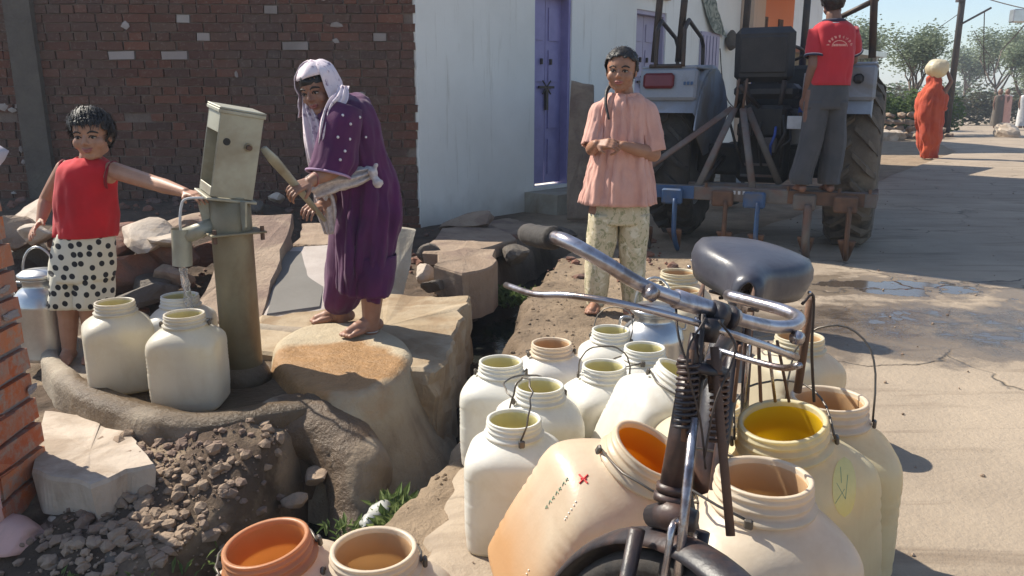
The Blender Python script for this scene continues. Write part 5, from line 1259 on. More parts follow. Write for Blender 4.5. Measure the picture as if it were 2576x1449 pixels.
for s in (-1, 1): coil('saddle_spring', SD+bf*.06+sside*.055*s-sup*.045, SD+bf*.05+sside*.05*s-sup*.11, .016, .0035, 5, 'iron_dark')
bt('saddle_rail', [SD-bf*.12-sup*.05, SD-bf*.02-sup*.085, SD+bf*.07-sup*.09], .006, 'iron_dark', sub=4)
for s in (-1, 1):
    for q in (.09, .02): bm = bmesh.new(); p = SD+bf*q+sside*.116*s-sup*.055; ellip(bm, p, .004, .004, .004, None, 8, 6); obj('rivet', bm, mt['chrome'], bk, True)
# printed marks on the leaning jar
bl = [c for c in K_.children if c.name.startswith('body')][0]
def on_jar(e, name, pts2, r, mat, face):
    from mathutils.bvhtree import BVHTree
    me = [c for c in e.children if c.name.startswith('body')][0].data
    bv = BVHTree.FromPolygons([v.co.copy() for v in me.vertices], [tuple(p.vertices) for p in me.polygons]); bm = bmesh.new(); MI = parent_matrix(e).inverted()
    o = MI@V((0, 0, EYE))
    for st in pts2:
        P = []
        for (px, py) in st:
            d = (MI.to_3x3()@ray(px, py)).normalized(); h = bv.ray_cast(o, d)
            if h[0] is not None: P.append(h[0]+h[1]*(.0008 if h[1].dot(d) < 0 else -.0008))
        if len(P) > 1: tube(bm, P, r, 5)
    return obj(name, bm, mat, e, False, False)
def seg(a, b, n=6): return [(lerp(a[0], b[0], i/n), lerp(a[1], b[1], i/n)) for i in range(n+1)]
mt['mark_red'] = M_plain('red_mark_paint', (.6, .02, .02), .6); mt['mark_green'] = M_plain('faded_green_print', (.22, .30, .20), .7); mt['mark_white'] = M_plain('pale_dots', (.85, .8, .7), .6)
on_jar(K_, 'red_cross', [seg((1457, 1194), (1478, 1216)), seg((1479, 1195), (1458, 1217)), seg((1461, 1205), (1475, 1205))], .0022, mt['mark_red'], 0)
gl = []
for i in range(7):
    x, y = 1373+i*8.5, 1280-i*11.5; gl += [seg((x, y), (x+3, y-10), 3), seg((x+3, y-10), (x+7, y-4), 3)] if i % 2 else [seg((x, y), (x+4, y-9), 3), seg((x, y-5), (x+6, y-3), 3)]
on_jar(K_, 'green_lettering', gl, .0012, mt['mark_green'], 0)
on_jar(K_, 'white_dots', [seg((x, y), (x+2, y+1), 2) for x, y in ((1448, 1262), (1443, 1271), (1437, 1281), (1431, 1290), (1425, 1300), (1421, 1306), (1330, 1434), (1325, 1443))], .0018, mt['mark_white'], 0)

def patch_on(e, name, px, py, rx, ry, mat, n=14):
    from mathutils.bvhtree import BVHTree
    me = [c for c in e.children if c.name.startswith('body')][0].data
    bv = BVHTree.FromPolygons([v.co.copy() for v in me.vertices], [tuple(p.vertices) for p in me.polygons]); bm = bmesh.new(); MI = parent_matrix(e).inverted(); o = MI@V((0, 0, EYE)); L = []
    for j in range(n+1):
        v = lerp(-1, 1, j/n); row = []
        for i in range(n+1):
            u = lerp(-1, 1, i/n)*sqrt(max(.0, 1-v*v)+.0004); d = (MI.to_3x3()@ray(px+u*rx, py+v*ry)).normalized(); h = bv.ray_cast(o, d); row.append(bm.verts.new(h[0]-d*.0012) if h[0] is not None else None)
        L.append(row)
    for a, b in zip(L, L[1:]):
        for i in range(n):
            q = (a[i], a[i+1], b[i+1], b[i])
            if all(q): bm.faces.new(q)
    return obj(name, bm, mat, e, True, False)
mt['oval_yellow'] = M_rough('worn_yellow_oval', (.92, .70, .20), (.84, .64, .26), 9, .5, 60, .2, .002)
patch_on(L_jar, 'yellow_oval', 2124, 1225, 30, 76, mt['oval_yellow'])
on_jar(L_jar, 'scribble', [seg((2104, 1215), (2126, 1255)), seg((2126, 1255), (2132, 1195)), seg((2100, 1267), (2124, 1230)), seg((2114, 1175), (2116, 1215))], .0006, mt['mark_green'], 0)

# air between here and the far trees
bm = bmesh.new(); box(bm, (40, 170, 5.5), 380, 460, 17.6)
hz = N('thin_haze'); hz.t.nodes.remove(hz.b); pv = hz.t.nodes.new('ShaderNodeVolumePrincipled'); pv.inputs['Color'].default_value = (.80, .88, 1, 1); pv.inputs['Density'].default_value = .0022; pv.inputs['Anisotropy'].default_value = .2
hz.t.links.new(pv.outputs[0], hz.out.inputs['Volume']); ho_ = obj('haze', bm, hz.m); meta(ho_, kind='stuff')
# ------------------------------------------------------------------ people
def headframe(fwd_, up_=V((0, 0, 1))):
    f = V(fwd_).normalized(); x = V(up_).cross(f).normalized(); u = f.cross(x).normalized(); return Matrix((x, f, u)).transposed()
def addhead(bm, c, h, R, ears=True, kid=False):
    q = lambda x, y, z: c+R@(V((x, y, z))*h)
    ellip(bm, q(0, -.06, .13), .335*h, .41*h, .37*h, R); ellip(bm, q(0, .06, -.10), (.285 if kid else .275)*h, .28*h, .34*h, R)
    if kid: capsule(bm, q(-.03, .19, -.355), .085*h, q(.03, .19, -.355), .085*h)
    else: capsule(bm, q(-.05, .21, -.38), .08*h, q(.05, .21, -.38), .08*h)
    for s in (-1, 1):
        ellip(bm, q(s*(.17 if kid else .16), .195, -.115), (.12 if kid else .105)*h, .12*h, .125*h, R)
        capsule(bm, q(s*.08, .312 if kid else .315, .06), (.034 if kid else .042)*h, q(s*.20, .25, .055), .034*h)
        capsule(bm, q(s*.042, .345, -.125), .032*h, q(s*.03, .36, -.125), .030*h)
        capsule(bm, q(s*.20, .0, -.25), .08*h, q(s*.10, .14, -.34), .08*h)
        if ears: ellip(bm, q(s*.325, -.03, -.03), .032*h, .07*h, .10*h, R)
    capsule(bm, q(0, .315, .03), .030*h, q(0, .375 if kid else .395, -.10), (.044 if kid else .046)*h)
    capsule(bm, q(-.06, .305, -.225), .032*h, q(.06, .305, -.225), .032*h); capsule(bm, q(-.045, .29, -.262), .036*h, q(.045, .29, -.262), .036*h)
def facebits(root, c, h, R, smile=.0, lipc='lips', kid=False):
    q = lambda x, y, z: c+R@(V((x, y-.006, z))*h)
    for s in (-1, 1):
        bm = bmesh.new(); ellip(bm, q(s*.135, .290, -.008), .060*h, .045*h, .024*h, R, 14, 8); ey = obj('eye', bm, mt['eye_white'], root, True)
        bm = bmesh.new(); ellip(bm, q(s*.135, .322, -.008), .027*h, .016*h, .023*h, R, 12, 8); obj('iris', bm, mt['hair_black'], ey, True)
        bm = bmesh.new(); tube(bm, smoothpath([q(s*.068, .325, -.012), q(s*.10, .345, .020), q(s*.145, .345, .026), q(s*.205, .300, .0)], 3), .0095*h, 6); obj('upper_lid', bm, mt['hair_black'], ey, True)
        bm = bmesh.new(); tube(bm, smoothpath([q(s*.06, .352, .075), q(s*.12, .352, .105), q(s*.18, .325, .102), q(s*.235, .262, .07)], 3), [.012*h]*3+[.018*h]*3+[.016*h]*3+[.006*h], 6); obj('eyebrow', bm, mt['hair_black'], root, True)
    bm = bmesh.new(); w = .105
    tube(bm, smoothpath([q(-w, .300, -.238+smile), q(-.04, .355, -.228), q(0, .360, -.236), q(.04, .355, -.228), q(w, .300, -.238+smile)], 3), [.006*h]+[.018*h]*11+[.006*h], 8)
    tube(bm, smoothpath([q(-w*.85, .300, -.245+smile*.7), q(0, .348, -.275), q(w*.85, .300, -.245+smile*.7)], 4), [.006*h]+[.022*h]*7+[.006*h], 8); obj('lips', bm, mt[lipc], root, True)
def addarm(bm, sh, el, wr, r=(.045, .036, .032, .022)):
    capsule(bm, sh, r[0], V(sh).lerp(V(el), .5), r[0]*.93); capsule(bm, V(sh).lerp(V(el), .5), r[0]*.93, el, r[1]); m = V(el).lerp(V(wr), .3)
    capsule(bm, el, r[1], m, r[2]*1.12); capsule(bm, m, r[2]*1.12, wr, r[3])
def addhand(bm, wr, d, nrm, sc=1.0, curl=.5, thumb=1, spread=.14):
    """palm along d, back of hand along nrm, fingers curl away from nrm"""
    d = V(d).normalized(); nrm = V(nrm); nrm = (nrm-d*nrm.dot(d)).normalized(); sd = d.cross(nrm).normalized()*thumb; L = .075*sc
    for k in range(4):
        o = (k-1.5)*.0155*sc; capsule(bm, wr+sd*o*.6+d*.005, .012*sc, wr+d*L+sd*o*-1*-1, .0105*sc)
    for k, fl in enumerate((.90, 1.0, .95, .76)):
        o = (1.5-k)*.0165*sc; p = wr+d*L+sd*o; a = 0; r = .0078*sc; dr = (d+sd*(1.5-k)*spread*.5).normalized()
        for j, sl in enumerate((.036, .024, .019)):
            a += curl*(.55 if j == 0 else .8); q = p+(dr*cos(a)-nrm*sin(a))*sl*sc*fl; capsule(bm, p, r, q, r*.9, 8, 3); p = q; r *= .9
    p = wr+sd*.018*sc+d*.018*sc; q = p+(sd*.75+d*.65-nrm*.25).normalized()*.036*sc; capsule(bm, p, .011*sc, q, .0095*sc, 8, 3)
    q2 = q+(sd*.25+d*.9-nrm*.45*(1+curl)).normalized()*.028*sc; capsule(bm, q, .0095*sc, q2, .0075*sc, 8, 3)
def addleg(bm, hip, kn, an, r=(.075, .05, .045, .03)):
    capsule(bm, hip, r[0], kn, r[1]); m = V(kn).lerp(V(an), .32); capsule(bm, kn, r[1]*.95, m, r[2]); capsule(bm, m, r[2], an, r[3])
def addfoot(bm, an, d, sc=1.0, z=None):
    d = V((d[0], d[1], 0)).normalized(); sd = V((-d.y, d.x, 0)); g = V((an.x, an.y, z)); L = .17*sc
    capsule(bm, g-d*.035*sc+V((0, 0, .026*sc)), .026*sc, g+d*.06*sc+V((0, 0, .028*sc)), .028*sc); capsule(bm, an, .027*sc, g+V((0, 0, .04*sc)), .032*sc)
    capsule(bm, g+V((0, 0, .045*sc)), .03*sc, g+d*.10*sc+V((0, 0, .02*sc)), .02*sc)
    for k in range(5):
        o = (k-2)*.0165*sc; b = g+d*.09*sc+sd*o*.8+V((0, 0, .016*sc)); capsule(bm, g+d*.05*sc+sd*o*.6+V((0, 0, .022*sc)), .017*sc, b, .013*sc, 8, 3)
        capsule(bm, b, .010*sc, b+d*(.035-.004*abs(k-1))*sc+V((0, 0, -.006*sc)), .0085*sc, 8, 3)
def cloth_loft(bm, keys, seg=56, sub=6, folds=.0, nf=9, seed=0, cap0=False, cap1=False, grow=1.0, hemw=0):
    """keys: (centre, rx vector, ry vector); folds grow towards the last ring"""
    rr = smoothrings(keys, sub); n = len(rr)
    def fn(k, i, t, p):
        u = (k/(n-1))**grow
        return folds*u*(sin(nf*t+4*nz((cos(t)*1.5, sin(t)*1.5, seed+u*2)))*.55*abs(nz((cos(t)*2, sin(t)*2, u+seed)))*2+1.3*nz((cos(t)*2.6+seed, sin(t)*2.6, u*1.6))+1.1*nz((cos(t)*6+seed, sin(t)*6, u*2.2)))+.012*nz((cos(t)*3, sin(t)*3+seed, u*9))
    return ringloft(bm, rr, seg, cap0, cap1, fn)
def rg(c, rx, ry, yaw=0, tilt=None):
    a = V((cos(yaw), sin(yaw), 0)); b = V((-sin(yaw), cos(yaw), 0))
    if tilt is not None:
        n = V(tilt).normalized(); a = (a-n*a.dot(n)).normalized(); b = n.cross(a)
    return (V(c), a*rx, b*ry)
def finish(name, me, root, mat, amp=0, fs=20, stretch=(1, 1, 1), thick=0):
    if amp: displace(me, lambda p, n: amp*noise.noise(V((p.x*fs*stretch[0], p.y*fs*stretch[1], p.z*fs*stretch[2])))+amp*.5*noise.noise(V((p.x*fs*2.3*stretch[0], p.y*fs*2.3*stretch[1], p.z*fs*2.3*stretch[2]))))
    o = link(name, me, root, mat, True)
    if thick: m = o.modifiers.new('t', 'SOLIDIFY'); m.thickness = thick; m.offset = -1
    return o
mt['skin_child'] = M_skin('brown_skin', (.44, .24, .155)); mt['skin_girl'] = M_skin('brown_skin_deep', (.36, .185, .115)); mt['skin_woman'] = M_skin('tan_brown_skin', (.34, .18, .12)); mt['skin_dark'] = M_skin('dark_brown_skin', (.22, .12, .085))
mt['eye_white'] = M_plain('eye_white', (.40, .35, .31), .4); mt['lips'] = M_plain('lips', (.36, .12, .10), .45)
s = N('black_hair'); st = s.n('Mapping', Scale=(1, 1, .15)); s.put(st, 'Vector', s.co()); mt['hair_black'] = s.fin(s.mix(s.noise(120, 2, vec=st.outputs[0]), (.010, .009, .009), (.028, .023, .022)), .5, s.bump(s.noise(220, 2, vec=st.outputs[0]), .5, .004), 0, .4)
mt['red_cloth'] = M_cloth('bright_red_cotton', (.58, .010, .020), (.38, .008, .014), 5); mt['red_dark'] = M_cloth('dark_red_trim', (.22, .006, .012))
def dots():
    s = N('cream_cloth_black_dots'); z = s.n('SeparateXYZ'); s.put(z, 'Vector', s.co()); c = s.n('CombineXYZ'); s.put(c, 'X', s.math('ADD', z.outputs['X'], s.math('MULTIPLY', z.outputs['Y'], .6))); s.put(c, 'Y', z.outputs['Z'])
    v = s.n('TexVoronoi', _voronoi_dimensions='2D', Scale=24, Randomness=.55); s.put(v, 'Vector', c.outputs[0]); m = s.ramp(v.outputs['Distance'], .27, .31, (1, 1, 1), (0, 0, 0))
    return s.fin(s.mix(m, (.62, .58, .47), (.018, .018, .022)), .9, s.bump(s.noise(40, 4), .2, .004))
mt['dots'] = dots()
def hairstrands(bm, c, h, R, rnd, n, comb, ln=.10, w=.006, region=None, base=1.02, mess=.25):
    for _ in range(n):
        u = V((rnd.gauss(0, 1), rnd.gauss(0, 1), rnd.gauss(0, 1))).normalized()
        if region and not region(u): continue
        p = c+R@V((u.x*.36*h*base, (u.y*.44-.06)*h*base, (u.z*.40+.13)*h*base)); nrm = (R@u).normalized()
        d = R@V(comb(u)); d = (d-nrm*d.dot(nrm)).normalized() if d.length > 0 else nrm; d = (d+nrm*.05+V((rnd.gauss(0, mess), rnd.gauss(0, mess), rnd.gauss(0, mess)))).normalized()
        L = ln*rnd.uniform(.6, 1.2)*h*5; s = d.cross(nrm).normalized()*w*h*5*.5; a = p-nrm*.004; m = p+d*L*.5+nrm*.003*h*5; t = p+d*L-nrm*.25*L
        v = [bm.verts.new(x) for x in (a-s, a+s, m+s*.8, m-s*.8, t)]
        bm.faces.new((v[0], v[1], v[2], v[3])); bm.faces.new((v[3], v[2], v[4]))
def haircap(c, h, R, keep, grow=1.04, vox=.006, amp=.012):
    bm = bmesh.new(); ellip(bm, c+R@(V((0, -.07, .138))*h), .352*h*grow, .425*h*grow, .385*h*grow, R, 64, 44)
    kill = [v for v in bm.verts if not keep(R.transposed()@(v.co-c)/h)]; bmesh.ops.delete(bm, geom=kill, context='VERTS')
    me = tomesh(bm); displace(me, lambda p, n: amp*h*4*noise.noise(p*38)+amp*h*2*noise.noise(p*90)); return me

# ---- child in red vest
cr = empty('person', G(185, 925, .09), 'small child in red sleeveless top and dotted shorts touching the pump', 'person')
c = W(231, 343, 3.24); h = .205; R = headframe((.10, -1, -.02), (-.03, 0, 1)); bm = bmesh.new(); addhead(bm, c, h, R, True, True)
nk = W(226, 415, 3.28); ch = W(218, 470, 3.28); hipc = W(208, 640, 3.28); capsule(bm, W(229, 390, 3.27), .042, nk, .044)
shL, shR = W(163, 425, 3.30), W(283, 428, 3.25); capsule(bm, shL+V((.03, 0, -.02)), .045, shR+V((-.03, 0, -.02)), .045); capsule(bm, ch, .075, hipc, .075)
elR, wrR = W(392, 462, 3.14), W(466, 484, 3.02); addarm(bm, shR, elR, wrR, (.036, .030, .027, .019)); addhand(bm, wrR, W(500, 492, 2.98)-wrR, (0, -.2, 1), .80, .35, 1)
elL, wrL = W(118, 500, 3.36), W(103, 556, 3.30); addarm(bm, shL, elL, wrL, (.036, .029, .026, .019)); addhand(bm, wrL, W(70, 592, 3.2)-wrL, (-.6, -.4, .5), .80, .3, -1)
z0 = .085; k1, a1 = W(172, 790, 3.28), W(174, 895, 3.26); addleg(bm, W(180, 660, 3.28), k1, a1, (.06, .044, .038, .025)); addfoot(bm, a1, (.15, -1), .88, z0)
k2, a2 = W(228, 790, 3.28), W(236, 890, 3.30); addleg(bm, W(235, 660, 3.28), k2, a2, (.06, .044, .038, .025)); addfoot(bm, a2, (.3, -1), .88, z0)
finish('body', remesh(bm, .0034, 3), cr, mt['skin_child']); facebits(cr, c, h, R, .03)
yw = -.08; bm = bmesh.new()
K = [rg(W(224, 397, 3.27), .052, .045, yw), rg(W(224, 408, 3.27), .085, .060, yw), rg(W(223, 425, 3.27), .113, .078, yw), rg(W(221, 455, 3.27), .118, .088, yw), rg(W(218, 500, 3.27), .120, .098, yw), rg(W(216, 550, 3.27), .122, .10, yw), rg(W(214, 592, 3.27), .120, .098, yw)]
cloth_loft(bm, K, 64, 6, .05, 7, 1, False, False, 1.6); finish('vest', tomesh(bm), cr, mt['red_cloth'], .010, 13, (1.2, 1, .6), .004)
bm = bmesh.new(); q = [W(224, 398, 3.27)+V((cos(t)*.058, sin(t)*.052-.0, -.018*(1-sin(t))*.9)) for t in [2*pi*i/24 for i in range(25)]]; tube(bm, q, .007, 6); obj('neck_trim', bm, mt['red_dark'], cr, True)
for s_, shx in ((-1, shL), (1, shR)):
    bm = bmesh.new(); cc = shx.lerp(nk, .18)+V((0, 0, -.028)); q = [cc+V((s_*.010+sin(t)*.014*s_, cos(t)*.05, sin(t)*.058)) for t in [2*pi*i/20 for i in range(21)]]; tube(bm, q, .006, 6); obj('armhole_trim', bm, mt['red_dark'], cr, True)
bm = bmesh.new(); K = [rg(W(214, 584, 3.27), .112, .092, yw), rg(W(212, 610, 3.27), .120, .10, yw), rg(W(208, 660, 3.27), .128, .105, yw), rg(W(206, 700, 3.27), .130, .105, yw)]; cloth_loft(bm, K, 64, 4, .06, 8, 3, False, False)
for x in (180, 237): cloth_loft(bm, [rg(W(x, 680, 3.27), .068, .095, yw), rg(W(x, 720, 3.27), .072, .095, yw), rg(W(x-2, 768, 3.27), .074, .09, yw)], 40, 5, .10, 6, x)
finish('shorts', tomesh(bm), cr, mt['dots'], .004, 20, (1, 1, .5), .003)
def kp(q): return (q.z > .10+.12*(q.y > .22)*1.0+.02*sin(q.x*30)) or (q.y < .12 and q.z > -.16) or (q.y < -.05 and q.z > -.28)
hm = haircap(c, h, R, kp, 1.05); ho = link('hair', hm, cr, mt['hair_black'], True); md = ho.modifiers.new('s', 'SOLIDIFY'); md.thickness = .003; md.offset = -1
rnd = random.Random(3); bm = bmesh.new(); hairstrands(bm, c, h, R, rnd, 3600, lambda u: (u.x*.5+.25, .9 if u.y > -.2 else -.6, -.9), .055, .004, lambda u: (u.z > .55 if u.y > .15 else u.z > -.15 or u.y < -.25), 1.03, .16)
obj('hair_strands', bm, mt['hair_black'], ho)

# ---- woman pumping
z0 = PZ+.005; wm = empty('person', G(915, 868, z0), 'woman in purple kurta and white headscarf bending to pump water', 'person')
c = W(802, 228, 3.52); h = .215; R = headframe((-.36, -.90, -.20), (-.22, -.1, 1)); bm = bmesh.new(); addhead(bm, c, h, R, False)
cy = 3.56; nk = W(840, 262, cy); ch = W(882, 350, cy); pv = W(935, 520, 3.6); capsule(bm, W(815, 245, 3.54), .048, nk, .052); capsule(bm, ch, .11, pv, .13); capsule(bm, nk, .05, ch, .11)
shN, shF = W(862, 292, 3.42), W(838, 285, 3.68); capsule(bm, shN, .055, shF, .055)
elN, wrN = W(838, 425, 3.36), W(784, 455, 3.27); addarm(bm, shN, elN, wrN, (.048, .038, .034, .024)); addhand(bm, wrN, W(745, 472, 3.23)-wrN, (.25, -.6, .9), .95, .85, -1)
elF, wrF = W(850, 480, 3.56), W(806, 520, 3.40); addarm(bm, shF, elF, wrF, (.048, .038, .034, .024)); addhand(bm, wrF, W(775, 522, 3.30)-wrF, (.2, -.3, 1), .95, .85, -1)
k1, a1 = W(938, 690, 3.44), W(932, 838, 3.44); addleg(bm, W(932, 560, 3.56), k1, a1, (.07, .055, .052, .032)); addfoot(bm, a1, (-.75, -.75), 1.12, z0+.03)
k2, a2 = W(872, 680, 3.66), W(858, 802, 3.72); addleg(bm, W(905, 560, 3.66), k2, a2, (.09, .062, .054, .032)); addfoot(bm, a2, (-1, -.25), 1.12, z0)
finish('body', remesh(bm, .0038, 3), wm, mt['skin_woman']); facebits(wm, c, h, R)
def scarfmat():
    s = N('white_printed_scarf'); v = s.n('TexVoronoi', Scale=42, Randomness=.9); s.put(v, 'Vector', s.co()); m = s.ramp(v.outputs['Distance'], .28, .42, (1, 1, 1), (0, 0, 0)); m = s.math('MULTIPLY', m, s.ramp(s.noise(26, 4), .45, .6))
    return s.fin(s.mix(m, (.74, .63, .66), (.28, .20, .27)), .9, s.bump(s.noise(60, 4), .3, .004))
mt['scarf'] = scarfmat(); mt['purple'] = M_cloth('deep_purple_cotton', (.060, .009, .054), (.095, .011, .074), 5); mt['lace'] = M_cloth('white_lace', (.62, .56, .54), (.42, .36, .36), 60); mt['lilac_trim'] = M_plain('lilac_trim', (.42, .27, .42), .8); mt['pearl'] = M_plain('white_beads', (.75, .7, .72), .4)
# kurta: leaning torso then skirt
def wr_(px, py, y, rx, ry, yw, tl): return rg(W(px, py, y), rx, ry, yw, tl)
bm = bmesh.new(); t1 = V((-.40, -.08, 1)); t2 = V((-.22, 0, 1))
K = [wr_(842, 250, 3.56, .055, .055, .5, t1), wr_(856, 268, 3.56, .115, .13, .5, t1), wr_(868, 295, 3.56, .118, .165, .5, t1), wr_(882, 350, 3.56, .130, .17, .45, t1), wr_(902, 410, 3.57, .130, .16, .4, t1), wr_(918, 455, 3.58, .135, .155, .3, t2), wr_(925, 500, 3.58, .140, .17, .2, t2), wr_(930, 545, 3.57, .140, .175, .1, (0, 0, 1)), wr_(924, 600, 3.55, .130, .17, .1, (0, 0, 1)), wr_(918, 670, 3.53, .115, .16, .1, (0, 0, 1)), wr_(914, 735, 3.52, .105, .145, .1, (.25, 0, 1))]
cloth_loft(bm, K, 150, 7, .16, 12, 5, True, False, 1.2); me = tomesh(bm); finish('kurta', me, wm, mt['purple'], .016, 11, (1.3, 1.3, .5), .003)
bm = bmesh.new(); ax = (elN-shN).normalized(); up_ = V((0, 0, 1))
sl = [(shN+V((.015, .02, .035)), perp(ax)[0]*.075, perp(ax)[1]*.07), (shN+V((0, -.01, -.02)), perp(ax)[0]*.085, perp(ax)[1]*.082), (shN.lerp(elN, .45), perp(ax)[0]*.082, perp(ax)[1]*.085), (shN.lerp(elN, .85), perp(ax)[0]*.078, perp(ax)[1]*.09), (elN+V((-.02, -.01, -.02)), perp(ax)[0]*.075, perp(ax)[1]*.088)]
cloth_loft(bm, sl, 44, 6, .10, 6, 9, True, False); slv = finish('sleeve', tomesh(bm), wm, mt['purple'], .008, 14, (1, 1, .5), .003)
bm = bmesh.new(); a_, b__ = perp(ax); cc = elN+V((-.02, -.01, -.02)); tube(bm, [cc+a_*.078*cos(t)+b__*.091*sin(t) for t in [2*pi*i/30 for i in range(31)]], .006, 6); obj('cuff_trim', bm, mt['lilac_trim'], wm, True)
bm = bmesh.new(); af = (elF-shF).normalized(); pa, pb2 = perp(af); cloth_loft(bm, [(shF, pa*.08, pb2*.08), (shF.lerp(elF, .5), pa*.07, pb2*.08), (shF.lerp(elF, .85), pa*.065, pb2*.08)], 36, 5, .1, 6, 4, True, False); finish('sleeve', tomesh(bm), wm, mt['purple'], .006, 14, (1, 1, 1), .003)
# loose trouser leg of the rear leg, bunched at the calf
bm = bmesh.new(); cloth_loft(bm, [rg(W(895, 560, 3.66), .12, .12), rg(W(880, 650, 3.66), .105, .105), rg(W(868, 720, 3.68), .095, .095), rg(W(858, 765, 3.70), .080, .08), rg(W(857, 785, 3.71), .045, .045)], 44, 6, .12, 7, 8); finish('trouser_leg', tomesh(bm), wm, mt['purple'], .008, 16, (1, 1, .6), .003)
bm = bmesh.new(); cloth_loft(bm, [rg(W(940, 640, 3.5), .10, .10), rg(W(940, 690, 3.46), .092, .092), rg(W(937, 742, 3.44), .075, .075)], 44, 6, .12, 7, 18); finish('trouser_leg', tomesh(bm), wm, mt['purple'], .006, 16, (1, 1, .6), .003)
from mathutils.bvhtree import BVHTree
def bvh_of(objs, root):
    Vv, Ff = [], []; M = parent_matrix(root)
    for o in objs:
        n = len(Vv); Vv += [M@v.co for v in o.data.vertices]; Ff += [tuple(n+i for i in p.vertices) for p in o.data.polygons]
    return BVHTree.FromPolygons(Vv, Ff)
bvw = bvh_of([o for o in wm.children if o.name.startswith(('kurta', 'sleeve'))], wm)
for (px, py) in ((862, 290), (905, 295), (882, 312), (850, 345), (880, 350), (868, 380), (920, 345), (856, 402)):
    hh = bvw.ray_cast(V((0, 0, EYE)), ray(px, py).normalized())
    if hh[0] is not None: bm = bmesh.new(); ellip(bm, hh[0], .0062, .005, .0062, None, 10, 6); obj('bead', bm, mt['pearl'], wm, True)
# headscarf: hood over the head with an open face, falling in front
bm = bmesh.new(); q = lambda x, y, z: c+R@(V((x, y, z))*h); L = []
for k in range(26):
    v = k/25; row = []
    for i in range(33):
        t = lerp(-1, 1, i/32); a = t*pi*.70      # around the head from cheek to cheek over the back
        if v < .55:
            e = v/.55*pi*.62; rr = sin(e)**.8 if e < pi/2 else 1; x = sin(a)*.43*rr; y = -cos(a)*.50*rr-.04; z = .16+.42*cos(e)
            y += .30*(1-v/.55)*(1-abs(t))*0
        else:
            g_ = (v-.55)/.45; x = sin(a)*(.43+.12*g_); y = -cos(a)*(.50+.10*g_)-.04; z = .16+.42*cos(pi*.62)-.42*g_
        p = q(x, y, z); p += (p-c).normalized()*.010*noise.noise(V((t*7, v*6, 1))); row.append(bm.verts.new(p))
    L.append(row)
for a, b in zip(L, L[1:]):
    for i in range(32): bm.faces.new((a[i], a[i+1], b[i+1], b[i]))
bmesh.ops.remove_doubles(bm, verts=bm.verts[:], dist=.0008)
# front band over the forehead
L = []
for k in range(8):
    v = k/7; row = []
    for i in range(25):
        t = lerp(-1, 1, i/24); a = t*pi*.42; e = lerp(.05, .80, v); row.append(bm.verts.new(q(sin(a)*.425*sin(e*pi/2)**.8, cos(a)*.44*sin(e*pi/2)**.8-.06, .17+.42*cos(e*pi/2)**1.0+.02*sin(t*4))))
    L.append(row)
for a, b in zip(L, L[1:]):
    for i in range(24): bm.faces.new((a[i], b[i], b[i+1], a[i+1]))
bmesh.ops.recalc_face_normals(bm, faces=bm.faces[:])
finish('headscarf', tomesh(bm), wm, mt['scarf'], .006, 22, (1, 1, .5), .003)
def drape(name, path, widths, mat, amp=.02, n=16, seed=0, out=V((0, -1, 0)), sub=6, nf=3.0):
    P = smoothpath(path, sub); Wd = smoothpath([V((w, 0, 0)) for w in widths], sub); bm = bmesh.new(); L = []
    for k, p in enumerate(P):
        t = (P[min(k+1, len(P)-1)]-P[max(k-1, 0)]).normalized(); s = t.cross(out).normalized(); w = Wd[k].x; row = []
        for i in range(n+1):
            u = lerp(-1, 1, i/n); row.append(bm.verts.new(p+s*w*u+out*(-amp*u*u*1.2+amp*.8*sin(u*nf*pi+k*.09+seed)+amp*noise.noise(V((u*2, k*.12, seed))))))
        L.append(row)
    for a, b in zip(L, L[1:]):
        for i in range(n): bm.faces.new((a[i], a[i+1], b[i+1], b[i]))
    return finish(name, tomesh(bm), wm, mat, .004, 30, (1, 1, .5), .0025)
drape('scarf_fall', [W(764, 195, 3.50), W(768, 250, 3.50), W(784, 320, 3.46), W(795, 390, 3.44), W(800, 440, 3.46)], [.015, .022, .045, .05, .04], mt['scarf'], .016, seed=1)
drape('scarf_fold', [W(866, 215, 3.44), W(856, 245, 3.39), W(836, 272, 3.36), W(822, 320, 3.33), W(812, 380, 3.34), W(806, 420, 3.36)], [.02, .03, .03, .028, .024, .02], mt['scarf'], .012, seed=4)
drape('lace_sash', [W(780, 475, 3.36), W(830, 452, 3.36), W(880, 448, 3.38), W(925, 436, 3.40), W(938, 432, 3.41)], [.05, .06, .045, .03, .018], mt['lace'], .014, seed=6)
drape('lace_hem', [W(806, 470, 3.42), W(815, 510, 3.42), W(822, 545, 3.43), W(828, 590, 3.44)], [.035, .045, .04, .02], mt['lace'], .012, seed=9)
bm = bmesh.new(); ellip(bm, W(938, 432, 3.385), .022, .02, .018); capsule(bm, W(938, 440, 3.385), .014, W(950, 462, 3.38), .022); capsule(bm, W(936, 428, 3.385), .01, W(945, 415, 3.38), .008)
finish('sash_knot', remesh(bm, .006, 1), wm, mt['lace'], .006, 40)
bm = bmesh.new(); tube(bm, [a1+V((cos(t)*.036, sin(t)*.036, .012)) for t in [2*pi*i/20 for i in range(21)]], .0028, 5); obj('anklet', bm, mt['alu'], wm, True)
bm = bmesh.new(); tube(bm, [wrN+(wrN-elN).normalized().cross(V((0, 0, 1))).normalized()*.027*cos(t)+V((0, 0, .027*sin(t)))+(elN-wrN)*.12 for t in [2*pi*i/20 for i in range(21)]], .004, 5); obj('bangle', bm, mt['lips'], wm, True)
bm = bmesh.new(); hm = haircap(c, h, R, lambda q: q.z > .16 and q.y > .05, 1.0); link('hair', hm, wm, mt['hair_black'], True); bm.free()

